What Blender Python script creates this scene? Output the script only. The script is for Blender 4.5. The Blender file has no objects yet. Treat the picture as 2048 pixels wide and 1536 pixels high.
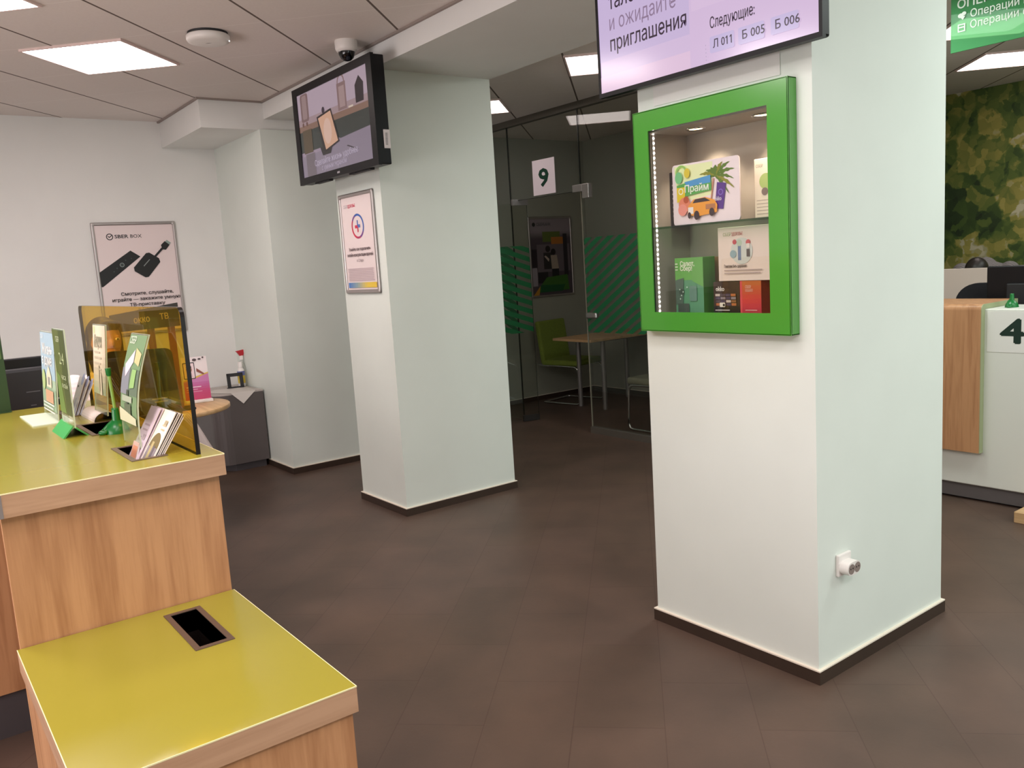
import bpy, bmesh, math, random
from mathutils import Matrix, Vector
random.seed(7)
C = bpy.context.scene.collection
R = math.radians
S2 = math.sqrt(2)
CEIL = 2.827

# ------------------------------------------------------------------ camera
cam_d = bpy.data.cameras.new('camera')
cam = bpy.data.objects.new('camera', cam_d)
C.objects.link(cam)
cam_d.sensor_fit = 'HORIZONTAL'
cam_d.sensor_width = 36.0
cam_d.lens = 36.0 * 1686.7 / 2048.0
cam_d.clip_start = 0.05
cam.matrix_world = Matrix.Translation((0, 0, 1.53)) @ (
    Matrix.Rotation(R(-36.6314), 4, 'Z') @ Matrix.Rotation(R(90 - 8.1767), 4, 'X') @ Matrix.Rotation(R(-3.6396), 4, 'Z'))
bpy.context.scene.camera = cam

# ------------------------------------------------------------------ view, world, lamps out of frame, added fill lights
sc = bpy.context.scene
sc.view_settings.view_transform = 'Standard'
sc.view_settings.look = 'None'
sc.view_settings.gamma = 1.0
sc.view_settings.use_curve_mapping = False
sc.view_settings.exposure = 0.24
sc.cycles.use_denoising = True
sc.cycles.max_bounces = 10
sc.cycles.transparent_max_bounces = 24
sc.cycles.caustics_reflective = False
sc.cycles.caustics_refractive = False
sc.cycles.sample_clamp_indirect = 8.0
world = bpy.data.worlds.new('world')
world.use_nodes = True
world.node_tree.nodes['Background'].inputs[0].default_value = (0.8, 0.85, 0.9, 1)
world.node_tree.nodes['Background'].inputs[1].default_value = 0.02
sc.world = world

def area(x, y, watts, col=(1, .92, .87)):
    l = bpy.data.lights.new('ceiling_panel_light', 'AREA')
    l.shape = 'SQUARE'; l.size = .58; l.energy = watts; l.color = col
    o = bpy.data.objects.new('ceiling_panel_light', l); C.objects.link(o)
    o.location = (x, y, CEIL - .012); o.rotation_euler = (0, 0, R(45))
for x, y, w in [(-.47, 3.63, 30), (1.23, 1.93, 12), (-.47, 1.93, 18), (.38, 1.08, 12), (-.47, .23, 18), (1.23, -.6, 34), (-1.3, -1.2, 20)]:
    area(x, y, w, (1, .92, .91))
for x, y, w in [(4.18, 2.58, 22), (4.18, .88, 18), (5.88, .88, 10), (4.18, -.82, 22), (7.15, 1.3, 14), (5.88, -1.6, 20)]:
    area(x, y, w, (.91, 1, .95))
def fill_light(loc, rot, w, h, watts, col):
    """added unseen area fill that brightens walls and ceiling"""
    l = bpy.data.lights.new('unseen_fill', 'AREA'); l.shape = 'RECTANGLE'; l.size = w; l.size_y = h; l.energy = watts; l.color = col
    o = bpy.data.objects.new('unseen_fill', l); C.objects.link(o); o.location = loc; o.rotation_euler = rot
fill_light((3.2, -3.1, 1.5), (R(105), 0, 0), 2.8, 1.6, 56, (.84, 1, .97))  # added cool fill from the south, no window stands there
fill_light((-2.5, 2.7, 1.4), (R(112), 0, R(-90)), 2.8, 1.6, 98, (1, .92, .94))  # added pinkish fill, tilted up to lift the ceiling and west-facing sides
PANEL = 5.0     # luminance of the lit ceiling panels

# ------------------------------------------------------------------ materials
def lin(c):
    if isinstance(c, str):
        c = c.lstrip('#'); c = [int(c[i:i + 2], 16) / 255 for i in (0, 2, 4)]
        c = [x / 12.92 if x <= .04045 else ((x + .055) / 1.055) ** 2.4 for x in c]
    return tuple(c)[:3] + (1.0,)
_mats = {}
def mat(name, col, rough=.5, metal=0., noise=0., nscale=8., bump=0., coat=0., spec=.5, stretch=None):
    if name in _mats: return _mats[name]
    m = bpy.data.materials.new(name); m.use_nodes = True
    nt = m.node_tree; b = nt.nodes['Principled BSDF']
    b.inputs['Base Color'].default_value = lin(col)
    b.inputs['Roughness'].default_value = rough
    b.inputs['Metallic'].default_value = metal
    b.inputs['Coat Weight'].default_value = coat
    b.inputs['Coat Roughness'].default_value = .08
    b.inputs['Specular IOR Level'].default_value = spec
    if noise or bump:
        tc = nt.nodes.new('ShaderNodeTexCoord'); n = nt.nodes.new('ShaderNodeTexNoise')
        n.inputs['Scale'].default_value = nscale; n.inputs['Detail'].default_value = 5
        src = tc.outputs['Object']
        if stretch:
            mp = nt.nodes.new('ShaderNodeMapping'); mp.inputs['Scale'].default_value = stretch
            nt.links.new(src, mp.inputs[0]); src = mp.outputs[0]
        nt.links.new(src, n.inputs['Vector'])
        if noise:
            c = lin(col)
            r = nt.nodes.new('ShaderNodeValToRGB')
            r.color_ramp.elements[0].position = .3; r.color_ramp.elements[1].position = .7
            r.color_ramp.elements[0].color = tuple(x * (1 - noise) for x in c[:3]) + (1,)
            r.color_ramp.elements[1].color = tuple(min(1, x * (1 + noise)) for x in c[:3]) + (1,)
            nt.links.new(n.outputs[0], r.inputs[0]); nt.links.new(r.outputs[0], b.inputs['Base Color'])
        if bump:
            bp = nt.nodes.new('ShaderNodeBump'); bp.inputs['Strength'].default_value = bump
            bp.inputs['Distance'].default_value = .004
            nt.links.new(n.outputs[0], bp.inputs['Height']); nt.links.new(bp.outputs[0], b.inputs['Normal'])
    _mats[name] = m
    return m
def ink(h, rough=.45):
    return mat('print ' + h, h, rough)
def glow(h, s):
    k = 'glow %s %.2f' % (h, s)
    if k in _mats: return _mats[k]
    m = bpy.data.materials.new(k); m.use_nodes = True
    b = m.node_tree.nodes['Principled BSDF']
    b.inputs['Base Color'].default_value = (.01, .01, .01, 1); b.inputs['Roughness'].default_value = .15
    b.inputs['Emission Color'].default_value = lin(h); b.inputs['Emission Strength'].default_value = s
    _mats[k] = m; return m
def glass(name, tint, rough=.0, refl=1.0, haze=0., hazecol=(1, 1, 1)):
    if name in _mats: return _mats[name]
    m = bpy.data.materials.new(name); m.use_nodes = True
    nt = m.node_tree; nt.nodes.clear()
    out = nt.nodes.new('ShaderNodeOutputMaterial'); mix = nt.nodes.new('ShaderNodeMixShader')
    tr = nt.nodes.new('ShaderNodeBsdfTransparent'); gl = nt.nodes.new('ShaderNodeBsdfGlossy')
    fr = nt.nodes.new('ShaderNodeFresnel'); fr.inputs['IOR'].default_value = 1.5
    mu = nt.nodes.new('ShaderNodeMath'); mu.operation = 'MULTIPLY'; mu.inputs[1].default_value = refl
    tr.inputs[0].default_value = lin(tint); gl.inputs[0].default_value = (1, 1, 1, 1); gl.inputs['Roughness'].default_value = rough
    ge = nt.nodes.new('ShaderNodeNewGeometry'); ior = nt.nodes.new('ShaderNodeMath'); ior.operation = 'MULTIPLY_ADD'
    ior.inputs[1].default_value = 1 / 1.5 - 1.5; ior.inputs[2].default_value = 1.5     # same reflection from both sides of a thin sheet
    nt.links.new(ge.outputs['Backfacing'], ior.inputs[0]); nt.links.new(ior.outputs[0], fr.inputs['IOR'])
    nt.links.new(fr.outputs[0], mu.inputs[0]); nt.links.new(mu.outputs[0], mix.inputs[0])
    src = tr.outputs[0]
    if haze:
        df = nt.nodes.new('ShaderNodeBsdfDiffuse'); df.inputs[0].default_value = lin(hazecol)
        mx = nt.nodes.new('ShaderNodeMixShader'); mx.inputs[0].default_value = haze
        nt.links.new(tr.outputs[0], mx.inputs[1]); nt.links.new(df.outputs[0], mx.inputs[2]); src = mx.outputs[0]
    nt.links.new(src, mix.inputs[1]); nt.links.new(gl.outputs[0], mix.inputs[2]); nt.links.new(mix.outputs[0], out.inputs[0])
    _mats[name] = m; return m

def wood(name, dark, light, axis='Z', rough=.42, scale=1.0):
    m = bpy.data.materials.new(name); m.use_nodes = True
    nt = m.node_tree; b = nt.nodes['Principled BSDF']; b.inputs['Roughness'].default_value = rough
    tc = nt.nodes.new('ShaderNodeTexCoord'); mp = nt.nodes.new('ShaderNodeMapping')
    mp.inputs['Scale'].default_value = {'Z': (14, 14, .9), 'X': (.9, 14, 14), 'Y': (14, .9, 14)}[axis]
    n = nt.nodes.new('ShaderNodeTexNoise'); n.inputs['Scale'].default_value = 1.6 * scale; n.inputs['Detail'].default_value = 6
    n.inputs['Distortion'].default_value = .6
    n2 = nt.nodes.new('ShaderNodeTexNoise'); n2.inputs['Scale'].default_value = 9 * scale; n2.inputs['Detail'].default_value = 8
    mx = nt.nodes.new('ShaderNodeMath'); mx.operation = 'MULTIPLY_ADD'; mx.inputs[1].default_value = .35
    r = nt.nodes.new('ShaderNodeValToRGB')
    r.color_ramp.elements[0].position = .42; r.color_ramp.elements[0].color = lin(dark)
    r.color_ramp.elements[1].position = .78; r.color_ramp.elements[1].color = lin(light)
    nt.links.new(tc.outputs['Object'], mp.inputs[0])
    nt.links.new(mp.outputs[0], n.inputs['Vector']); nt.links.new(mp.outputs[0], n2.inputs['Vector'])
    nt.links.new(n2.outputs[0], mx.inputs[0]); nt.links.new(n.outputs[0], mx.inputs[2])
    nt.links.new(mx.outputs[0], r.inputs[0]); nt.links.new(r.outputs[0], b.inputs['Base Color'])
    return m

def floor_mat():
    m = bpy.data.materials.new('brown floor tiles'); m.use_nodes = True
    nt = m.node_tree; L = nt.links.new; b = nt.nodes['Principled BSDF']
    tc = nt.nodes.new('ShaderNodeTexCoord'); mp = nt.nodes.new('ShaderNodeMapping')
    mp.inputs['Rotation'].default_value = (0, 0, R(-45)); mp.inputs['Location'].default_value = (.11, .05, 0)
    br = nt.nodes.new('ShaderNodeTexBrick')
    br.inputs['Scale'].default_value = 1; br.inputs['Brick Width'].default_value = .6; br.inputs['Row Height'].default_value = .3
    br.inputs['Mortar Size'].default_value = .0022; br.inputs['Mortar Smooth'].default_value = .3; br.inputs['Bias'].default_value = 0
    br.offset = .5; br.offset_frequency = 2
    br.inputs['Color1'].default_value = lin('#54443a'); br.inputs['Color2'].default_value = lin('#58473e')
    br.inputs['Mortar'].default_value = lin('#4b3a32')
    n = nt.nodes.new('ShaderNodeTexNoise'); n.inputs['Scale'].default_value = 3.2; n.inputs['Detail'].default_value = 8
    ra = nt.nodes.new('ShaderNodeValToRGB')
    ra.color_ramp.elements[0].position = .3; ra.color_ramp.elements[0].color = (.80, .80, .80, 1)
    ra.color_ramp.elements[1].position = .7; ra.color_ramp.elements[1].color = (1.14, 1.1, 1.08, 1)
    mx = nt.nodes.new('ShaderNodeMix'); mx.data_type = 'RGBA'; mx.blend_type = 'MULTIPLY'; mx.inputs[0].default_value = 1
    L(tc.outputs['Object'], mp.inputs[0]); L(mp.outputs[0], br.inputs['Vector']); L(mp.outputs[0], n.inputs['Vector'])
    L(n.outputs[0], ra.inputs[0]); L(br.outputs['Color'], mx.inputs[6]); L(ra.outputs[0], mx.inputs[7])
    L(mx.outputs[2], b.inputs['Base Color'])
    n3 = nt.nodes.new('ShaderNodeTexNoise'); n3.inputs['Scale'].default_value = 60; L(mp.outputs[0], n3.inputs['Vector'])
    bp = nt.nodes.new('ShaderNodeBump'); bp.inputs['Strength'].default_value = .12; bp.inputs['Distance'].default_value = .002
    L(n3.outputs[0], bp.inputs['Height']); L(bp.outputs[0], b.inputs['Normal'])
    b.inputs['Roughness'].default_value = .46; b.inputs['Specular IOR Level'].default_value = .35
    return m

def ceiling_mat(name, u0, v0):
    """600 mm mineral fibre tiles laid at 45 degrees to the walls; dark joints one way, faint joints the other"""
    m = bpy.data.materials.new(name); m.use_nodes = True
    nt = m.node_tree; L = nt.links.new; b = nt.nodes['Principled BSDF']; b.inputs['Roughness'].default_value = .9
    b.inputs['Specular IOR Level'].default_value = .1
    tc = nt.nodes.new('ShaderNodeTexCoord'); mp = nt.nodes.new('ShaderNodeMapping')
    mp.inputs['Rotation'].default_value = (0, 0, R(-45)); mp.inputs['Location'].default_value = (-u0, -v0, 0)
    sx = nt.nodes.new('ShaderNodeSeparateXYZ'); L(tc.outputs['Object'], mp.inputs[0]); L(mp.outputs[0], sx.inputs[0])
    def joint(o, half):
        a = nt.nodes.new('ShaderNodeMath'); a.operation = 'PINGPONG'; a.inputs[1].default_value = .3; L(o, a.inputs[0])
        c = nt.nodes.new('ShaderNodeMath'); c.operation = 'LESS_THAN'; c.inputs[1].default_value = half; L(a.outputs[0], c.inputs[0])
        return c.outputs[0]
    ju = joint(sx.outputs[0], .003); jv = joint(sx.outputs[1], .0065)
    n = nt.nodes.new('ShaderNodeTexNoise'); n.inputs['Scale'].default_value = 90; n.inputs['Detail'].default_value = 4
    L(tc.outputs['Object'], n.inputs['Vector'])
    r = nt.nodes.new('ShaderNodeValToRGB'); r.color_ramp.elements[0].color = lin('#e2d9d4'); r.color_ramp.elements[1].color = lin('#eae2dd')
    L(n.outputs[0], r.inputs[0])
    m1 = nt.nodes.new('ShaderNodeMix'); m1.data_type = 'RGBA'; L(ju, m1.inputs[0]); L(r.outputs[0], m1.inputs[6]); m1.inputs[7].default_value = lin('#f2ebe7')
    m2 = nt.nodes.new('ShaderNodeMix'); m2.data_type = 'RGBA'; L(jv, m2.inputs[0]); L(m1.outputs[2], m2.inputs[6]); m2.inputs[7].default_value = lin('#6e625c')
    L(m2.outputs[2], b.inputs['Base Color'])
    return m

def mural_mat():
    m = bpy.data.materials.new('leaf mural'); m.use_nodes = True
    nt = m.node_tree; L = nt.links.new; b = nt.nodes['Principled BSDF']; b.inputs['Roughness'].default_value = .7
    tc = nt.nodes.new('ShaderNodeTexCoord')
    def math_(op, a, b):
        q = nt.nodes.new('ShaderNodeMath'); q.operation = op
        for k, x in enumerate((a, b)):
            if isinstance(x, (int, float)): q.inputs[k].default_value = x
            else: L(x, q.inputs[k])
        return q.outputs[0]
    def leaves(scale, warp, wscale):
        wn = nt.nodes.new('ShaderNodeTexNoise'); wn.inputs['Scale'].default_value = wscale; wn.inputs['Detail'].default_value = 4; L(tc.outputs['Object'], wn.inputs['Vector'])
        ad = nt.nodes.new('ShaderNodeMix'); ad.data_type = 'RGBA'; ad.blend_type = 'ADD'; ad.inputs[0].default_value = warp
        L(tc.outputs['Object'], ad.inputs[6]); L(wn.outputs['Color'], ad.inputs[7])
        v = nt.nodes.new('ShaderNodeTexVoronoi'); v.feature = 'SMOOTH_F1'; v.inputs['Smoothness'].default_value = .12; v.inputs['Scale'].default_value = scale; L(ad.outputs[2], v.inputs['Vector'])
        sp = nt.nodes.new('ShaderNodeSeparateColor'); L(v.outputs['Color'], sp.inputs[0])
        return sp.outputs[0]
    big = leaves(2.6, .5, 2.2); mid = leaves(5.5, .30, 5.0); sm = leaves(12, .16, 9)
    n = nt.nodes.new('ShaderNodeTexNoise'); n.inputs['Scale'].default_value = 1.1; n.inputs['Detail'].default_value = 6; L(tc.outputs['Object'], n.inputs['Vector'])
    a = math_('ADD', math_('MULTIPLY', big, .30), math_('MULTIPLY', mid, .30))
    a = math_('ADD', a, math_('ADD', math_('MULTIPLY', sm, .16), math_('MULTIPLY', n.outputs[0], .36)))
    r = nt.nodes.new('ShaderNodeValToRGB'); cr = r.color_ramp
    cr.elements[0].position = .26; cr.elements[0].color = lin('#1a2410')
    cr.elements[1].position = .86; cr.elements[1].color = lin('#c3bb9c')
    for p, h in [(.38, '#2b3d1c'), (.46, '#425724'), (.54, '#56672b'), (.61, '#707636'), (.67, '#8d8740'), (.73, '#a0954c'), (.79, '#a5a07e')]:
        e = cr.elements.new(p); e.color = lin(h)
    L(a, r.inputs[0]); L(r.outputs[0], b.inputs['Base Color'])
    return m

WALL = mat('pale green wall paint', '#e5e5e2', .72, noise=.02, nscale=3, bump=.06)
PILLARP = mat('pale green pillar paint', '#dfe6df', .72, noise=.02, nscale=3, bump=.06)
WALLSHADE = mat('shade-darkened room paint', '#9d9c8f', .75, noise=.02, nscale=3)  # hall wall paint darkened, the unlit room's shade put into the colour
SKIRT = mat('dark brown skirting tile', '#3a2d25', .4, noise=.12, nscale=6)
CAULK = mat('cream caulk', '#eadfcf', .6)
FLOOR = floor_mat()
CEIL_A = ceiling_mat('ceiling tiles hall', .132, .0)
CEIL_B = ceiling_mat('ceiling tiles side', .282, .371)
YEL = mat('yellow green laminate', '#93882b', .22, noise=.025, nscale=2, coat=.15)
WOODZ = wood('beech veneer upright', '#9a6844', '#be8c63', 'Z')
WOODX = wood('beech edging', '#a07a5d', '#b99375', 'X')
WOODY = wood('beech edging across', '#a07a5d', '#b99375', 'Y')
WOODT = wood('beech top', '#b18a5e', '#d0ab7e', 'Y')
BLACK = mat('black plastic', '#0e0d11', .4, spec=.25)
BLACKM = mat('matt black plastic', '#17161a', .6)
DARKFAB = mat('black fabric', '#15141a', .9, noise=.2, nscale=60)
ALU = mat('brushed aluminium', '#b9b2b0', .32, metal=.9)
CHROME = mat('chrome', '#d8d8d8', .08, metal=1)
STEELG = mat('grey steel', '#8f8a88', .4, metal=.6)
WHITEP = mat('white plastic', '#e9e4e0', .4)
WHITEL = mat('white laminate', '#dcdcd4', .35)
GREY = mat('grey laminate', '#57504f', .42, noise=.04, nscale=5)
GREYD = mat('dark grey plinth', '#484346', .5)
GREEN = mat('green lacquer', '#489634', .16, coat=.5)
GREENP = mat('green plastic', '#0a6a2d', .3)
BRONZE = mat('brown metal frame', '#6d5a4e', .4, metal=.5)
SLOTIN = mat('dark slot lining', '#1b1412', .3)
CREAM = mat('cream panel', '#d2c2b8', .6)
GLASS = glass('partition glass', (.94, .95, .93))
CLEAR = glass('cabinet glass', (.97, .985, .97), refl=.9)
ACRYL = glass('acrylic', (.93, .97, .94), refl=.8, haze=.06, hazecol=(.8, .9, .8))
AMBER = glass('amber acrylic', (.90, .72, .23), refl=.4, haze=.02, hazecol=(.8, .5, .1))
AMBEDGE = mat('amber acrylic edge', '#120905', .3, spec=.2)
GREENT = glass('green acrylic', (.50, .80, .55), refl=.12, haze=.55, hazecol=lin('#62b076')[:3])
SHELFG = glass('shelf glass', (.55, .72, .62), refl=1)
SKIN = mat('skin', '#c68f74', .5, noise=.04, nscale=20)
HAIR = mat('dark hair', '#1c1310', .45, noise=.3, nscale=40, stretch=(3, 3, .4))

# ------------------------------------------------------------------ mesh builder
class MB:
    def __init__(s):
        s.v = []; s.f = []; s.fm = []; s.sm = []; s.mats = []; s.M = Matrix()
    def mi(s, m):
        if m not in s.mats: s.mats.append(m)
        return s.mats.index(m)
    def add(s, vs, fs, m, smooth=False):
        o = len(s.v); i = s.mi(m)
        s.v += [s.M @ Vector(p) for p in vs]
        for f in fs:
            s.f.append([o + k for k in f]); s.fm.append(i); s.sm.append(smooth)
        return s
    def frombm(s, bm, m, smooth=False):
        bm.verts.ensure_lookup_table()
        s.add([v.co.copy() for v in bm.verts], [[v.index for v in f.verts] for f in bm.faces], m, smooth); bm.free()
        return s
    def box(s, a, b, m, bev=0, seg=2):
        x0, y0, z0 = [min(a[i], b[i]) for i in range(3)]; x1, y1, z1 = [max(a[i], b[i]) for i in range(3)]
        vs = [(x0, y0, z0), (x1, y0, z0), (x1, y1, z0), (x0, y1, z0), (x0, y0, z1), (x1, y0, z1), (x1, y1, z1), (x0, y1, z1)]
        fs = [(0, 3, 2, 1), (4, 5, 6, 7), (0, 1, 5, 4), (1, 2, 6, 5), (2, 3, 7, 6), (3, 0, 4, 7)]
        if not bev: return s.add(vs, fs, m)
        bm = bmesh.new(); q = [bm.verts.new(p) for p in vs]
        for f in fs: bm.faces.new([q[k] for k in f])
        bmesh.ops.bevel(bm, geom=bm.edges[:], offset=min(bev, .49 * min(x1 - x0, y1 - y0, z1 - z0)), segments=seg, profile=.5, affect='EDGES')
        bm.verts.index_update()
        return s.frombm(bm, m)
    def extrude(s, poly, vec, m, mside=None, smooth=False):
        n = len(poly); vec = Vector(vec); p = [Vector(q) for q in poly]
        vs = p + [q + vec for q in p]
        s.add(vs, [list(range(n))[::-1], list(range(n, 2 * n))], m)
        return s.add(vs, [(i, (i + 1) % n, n + (i + 1) % n, n + i) for i in range(n)], mside or m, smooth)
    def cyl(s, p0, p1, r0, m, r1=None, n=24, cap=True):
        return s.tube([p0, p1], [r0, r0 if r1 is None else r1], m, n, cap)
    def tube(s, path, r, m, n=12, cap=True):
        P = [Vector(p) for p in path]; k = len(P)
        rr = r if isinstance(r, (list, tuple)) else [r] * k
        vs = []; up = None
        for i in range(k):
            t = (P[min(i + 1, k - 1)] - P[max(i - 1, 0)]).normalized()
            if up is None:
                up = Vector((0, 0, 1)) if abs(t.z) < .9 else Vector((1, 0, 0))
            a = (up - t * up.dot(t)).normalized(); b = t.cross(a); up = a
            for j in range(n):
                w = 2 * math.pi * j / n
                vs.append(P[i] + (a * math.cos(w) + b * math.sin(w)) * rr[i])
        fs = [(i * n + j, i * n + (j + 1) % n, (i + 1) * n + (j + 1) % n, (i + 1) * n + j) for i in range(k - 1) for j in range(n)]
        s.add(vs, fs, m, True)
        if cap: s.add(vs[:n], [list(range(n))[::-1]], m); s.add(vs[-n:], [list(range(n))], m)
        return s
    def lathe(s, o, prof, m, n=28):
        o = Vector(o); vs = []
        for r, z in prof:
            for j in range(n):
                w = 2 * math.pi * j / n
                vs.append(o + Vector((max(r, 1e-5) * math.cos(w), max(r, 1e-5) * math.sin(w), z)))
        k = len(prof)
        fs = [(i * n + j, i * n + (j + 1) % n, (i + 1) * n + (j + 1) % n, (i + 1) * n + j) for i in range(k - 1) for j in range(n)]
        return s.add(vs, fs, m, True)
    def ball(s, c, r, m, n=20, rot=None):
        r = (r, r, r) if not isinstance(r, (tuple, list)) else r
        c = Vector(c); vs = []; k = n // 2
        for i in range(k + 1):
            a = math.pi * i / k
            for j in range(n):
                w = 2 * math.pi * j / n
                d = Vector((r[0] * math.sin(a) * math.cos(w), r[1] * math.sin(a) * math.sin(w), r[2] * math.cos(a)))
                if rot: d = rot @ d
                vs.append(c + d)
        fs = [(i * n + j, (i + 1) * n + j, (i + 1) * n + (j + 1) % n, i * n + (j + 1) % n) for i in range(k) for j in range(n)]
        return s.add(vs, fs, m, True)
    def limb(s, pts, rad, m, n=16):
        """tapering limb: spheres at the joints joined by cones"""
        for i, p in enumerate(pts):
            s.ball(p, rad[i], m, n)
        for i in range(len(pts) - 1):
            s.cyl(pts[i], pts[i + 1], rad[i], m, rad[i + 1], n)
        return s

def fillet(path, r, k=6):
    P = [Vector(p) for p in path]; out = [P[0]]
    for i in range(1, len(P) - 1):
        a = (P[i - 1] - P[i]); b = (P[i + 1] - P[i])
        d = min(r, a.length * .45, b.length * .45)
        p0 = P[i] + a.normalized() * d; p1 = P[i] + b.normalized() * d
        for j in range(k + 1):
            t = j / k
            out.append(p0.lerp(P[i], t).lerp(P[i].lerp(p1, t), t))
    return out + [P[-1]]

_txt = {}
def raw_geo(t):
    if t not in _txt:
        cu = bpy.data.curves.new('t', 'FONT'); cu.body = t; cu.size = 1; cu.resolution_u = 2; cu.fill_mode = 'BOTH'
        o = bpy.data.objects.new('t', cu); C.objects.link(o)
        bpy.context.view_layer.update()
        me = o.evaluated_get(bpy.context.evaluated_depsgraph_get()).to_mesh()
        vs = [v.co.copy() for v in me.vertices]; fs = [list(p.vertices) for p in me.polygons]
        bpy.data.objects.remove(o); bpy.data.curves.remove(cu)
        _txt[t] = (vs, fs)
    return _txt[t]
def ext(t):
    xs = [v.x for v in raw_geo(t)[0]]
    return min(xs), max(xs)
def text_geo(t):
    """outlines of a line of text; the letter н and the figure 1 are drawn here because the built-in font fills them wrongly"""
    k = '=' + t
    if k in _txt: return _txt[k]
    vs, fs = [], []
    u = t.replace('н', 'п'); pm = ext('п')[1]
    def put(q, f, ox):
        o = len(vs); vs.extend([Vector((p[0] + ox, p[1], 0)) for p in q]); fs.extend([[o + a for a in g] for g in f])
    def bar(x0, y0, x1, y1, ox): put([(x0, y0), (x1, y0), (x1, y1), (x0, y1)], [(0, 1, 2, 3)], ox)
    def org(n): return 0 if n == 0 else ext(u[:n] + 'п')[1] - pm
    a = 0
    while a < len(t):
        if t[a] == 'н':
            l, r = ext('п'); ox = org(a)
            bar(l, 0, l + .09, .542, ox); bar(r - .09, 0, r, .542, ox); bar(l + .09, .235, r - .09, .315, ox); a += 1
        elif t[a] == '1':
            l, r = ext('1'); ox = org(a); put(*[[(v.x, v.y) for v in raw_geo('1')[0]], raw_geo('1')[1]], ox)
            put([(l, .682), (l, .575), (l - .13, .49), (l - .13, .575)], [(0, 1, 2, 3)], ox); a += 1
        else:
            b = a
            while b < len(t) and t[b] not in 'н1': b += 1
            run = t[a:b]
            if run.strip(): g = raw_geo(run); put([(v.x, v.y) for v in g[0]], g[1], org(a))
            a = b
    xs = [v.x for v in vs] or [0]
    _txt[k] = (vs, fs, min(xs), max(xs))
    return _txt[k]

class Print:
    """flat artwork on a sheet: u to the right, v up, n out of the sheet; later shapes lie a hair in front of earlier ones"""
    def __init__(s, mb, o, u, v, step=.0003, fn=None):
        s.mb = mb; s.o = Vector(o); s.u = Vector(u).normalized(); s.v = Vector(v).normalized(); s.n = s.u.cross(s.v); s.k = 1; s.step = step
        s.fn = fn or (lambda h: ink(h))
    def P(s, x, y): return s.o + s.u * x + s.v * y + s.n * (s.k * s.step)
    def m(s, c): return s.fn(c) if isinstance(c, str) else c
    def poly(s, pts, c):
        s.mb.add([s.P(*p) for p in pts], [list(range(len(pts)))], s.m(c)); s.k += 1
    def rect(s, x0, y0, x1, y1, c): s.poly([(x0, y0), (x1, y0), (x1, y1), (x0, y1)], c)
    def rrect(s, x0, y0, x1, y1, r, c):
        pts = []
        for cx, cy, a in ((x1 - r, y0 + r, -90), (x1 - r, y1 - r, 0), (x0 + r, y1 - r, 90), (x0 + r, y0 + r, 180)):
            for i in range(7): w = R(a + 15 * i); pts.append((cx + r * math.cos(w), cy + r * math.sin(w)))
        s.poly(pts, c)
    def disc(s, x, y, r, c, ry=None, n=28, rot=0):
        ry = ry or r; q = []
        for i in range(n):
            w = 2 * math.pi * i / n; a, b = r * math.cos(w), ry * math.sin(w)
            q.append((x + a * math.cos(rot) - b * math.sin(rot), y + a * math.sin(rot) + b * math.cos(rot)))
        s.poly(q, c)
    def ring(s, x, y, r, w, cols, a0=0, a1=360, ry=1.0, n=48):
        cols = cols if isinstance(cols, list) else [cols]
        for i in range(n):
            A = R(a0 + (a1 - a0) * i / n); B = R(a0 + (a1 - a0) * (i + 1) / n)
            c = cols[min(len(cols) - 1, int(i * len(cols) / n))]
            s.mb.add([s.P(x + q * math.cos(a), y + ry * q * math.sin(a)) for q, a in ((r - w, A), (r, A), (r, B), (r - w, B))], [(0, 1, 2, 3)], s.m(c))
        s.k += 1
    def grad(s, x0, y0, x1, y1, cols, n=10, vert=False):
        """a printed colour run between two or more inks"""
        cs = [lin(c) for c in cols]
        for i in range(n):
            t = (i + .5) / n * (len(cs) - 1); j = min(int(t), len(cs) - 2); f = t - j
            c = [cs[j][k] * (1 - f) + cs[j + 1][k] * f for k in range(3)]
            h = '#%02x%02x%02x' % tuple(int(255 * (x * 12.92 if x < .0031308 else 1.055 * x ** (1 / 2.4) - .055)) for x in c)
            a, b = i / n, (i + 1) / n
            q = [(x0, y0 + (y1 - y0) * a), (x1, y0 + (y1 - y0) * a), (x1, y0 + (y1 - y0) * b), (x0, y0 + (y1 - y0) * b)] if vert else \
                [(x0 + (x1 - x0) * a, y0), (x0 + (x1 - x0) * b, y0), (x0 + (x1 - x0) * b, y1), (x0 + (x1 - x0) * a, y1)]
            s.mb.add([s.P(*p) for p in q], [(0, 1, 2, 3)], s.m(h))
        s.k += 1
    def text(s, x, y, t, size, c, align='l', bold=.0, width=None, rot=0):
        vs, fs, a, b = text_geo(t)
        sx = size if width is None else width / (b - a)
        off = {'l': -a, 'c': -(a + b) / 2, 'r': -b}[align]
        cr, sr = math.cos(rot), math.sin(rot)
        k = bold * size * 1.6      # heavier weight: the outline printed a few times, slightly offset
        for dx, dy in ([(0, 0)] if not bold else [(-k, 0), (k, 0), (0, -k * .7), (0, k * .7), (-k * .6, k * .5), (k * .6, -k * .5)]):
            q = []
            for p in vs:
                px, py = (p.x + off) * sx + dx, p.y * size + dy
                q.append(s.P(x + px * cr - py * sr, y + px * sr + py * cr))
            s.mb.add(q, fs, s.m(c)); s.k += .3
        s.k += .7
    def lines(s, x0, x1, y, n, dy, h, c, ragged=.2):
        rnd = random.Random(int(1e4 * (x0 + y)))
        for i in range(n):
            e = x1 - (x1 - x0) * ragged * rnd.random()
            s.mb.add([s.P(x0, y - i * dy), s.P(e, y - i * dy), s.P(e, y - i * dy + h), s.P(x0, y - i * dy + h)], [(0, 1, 2, 3)], s.m(c))
        s.k += 1

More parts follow.
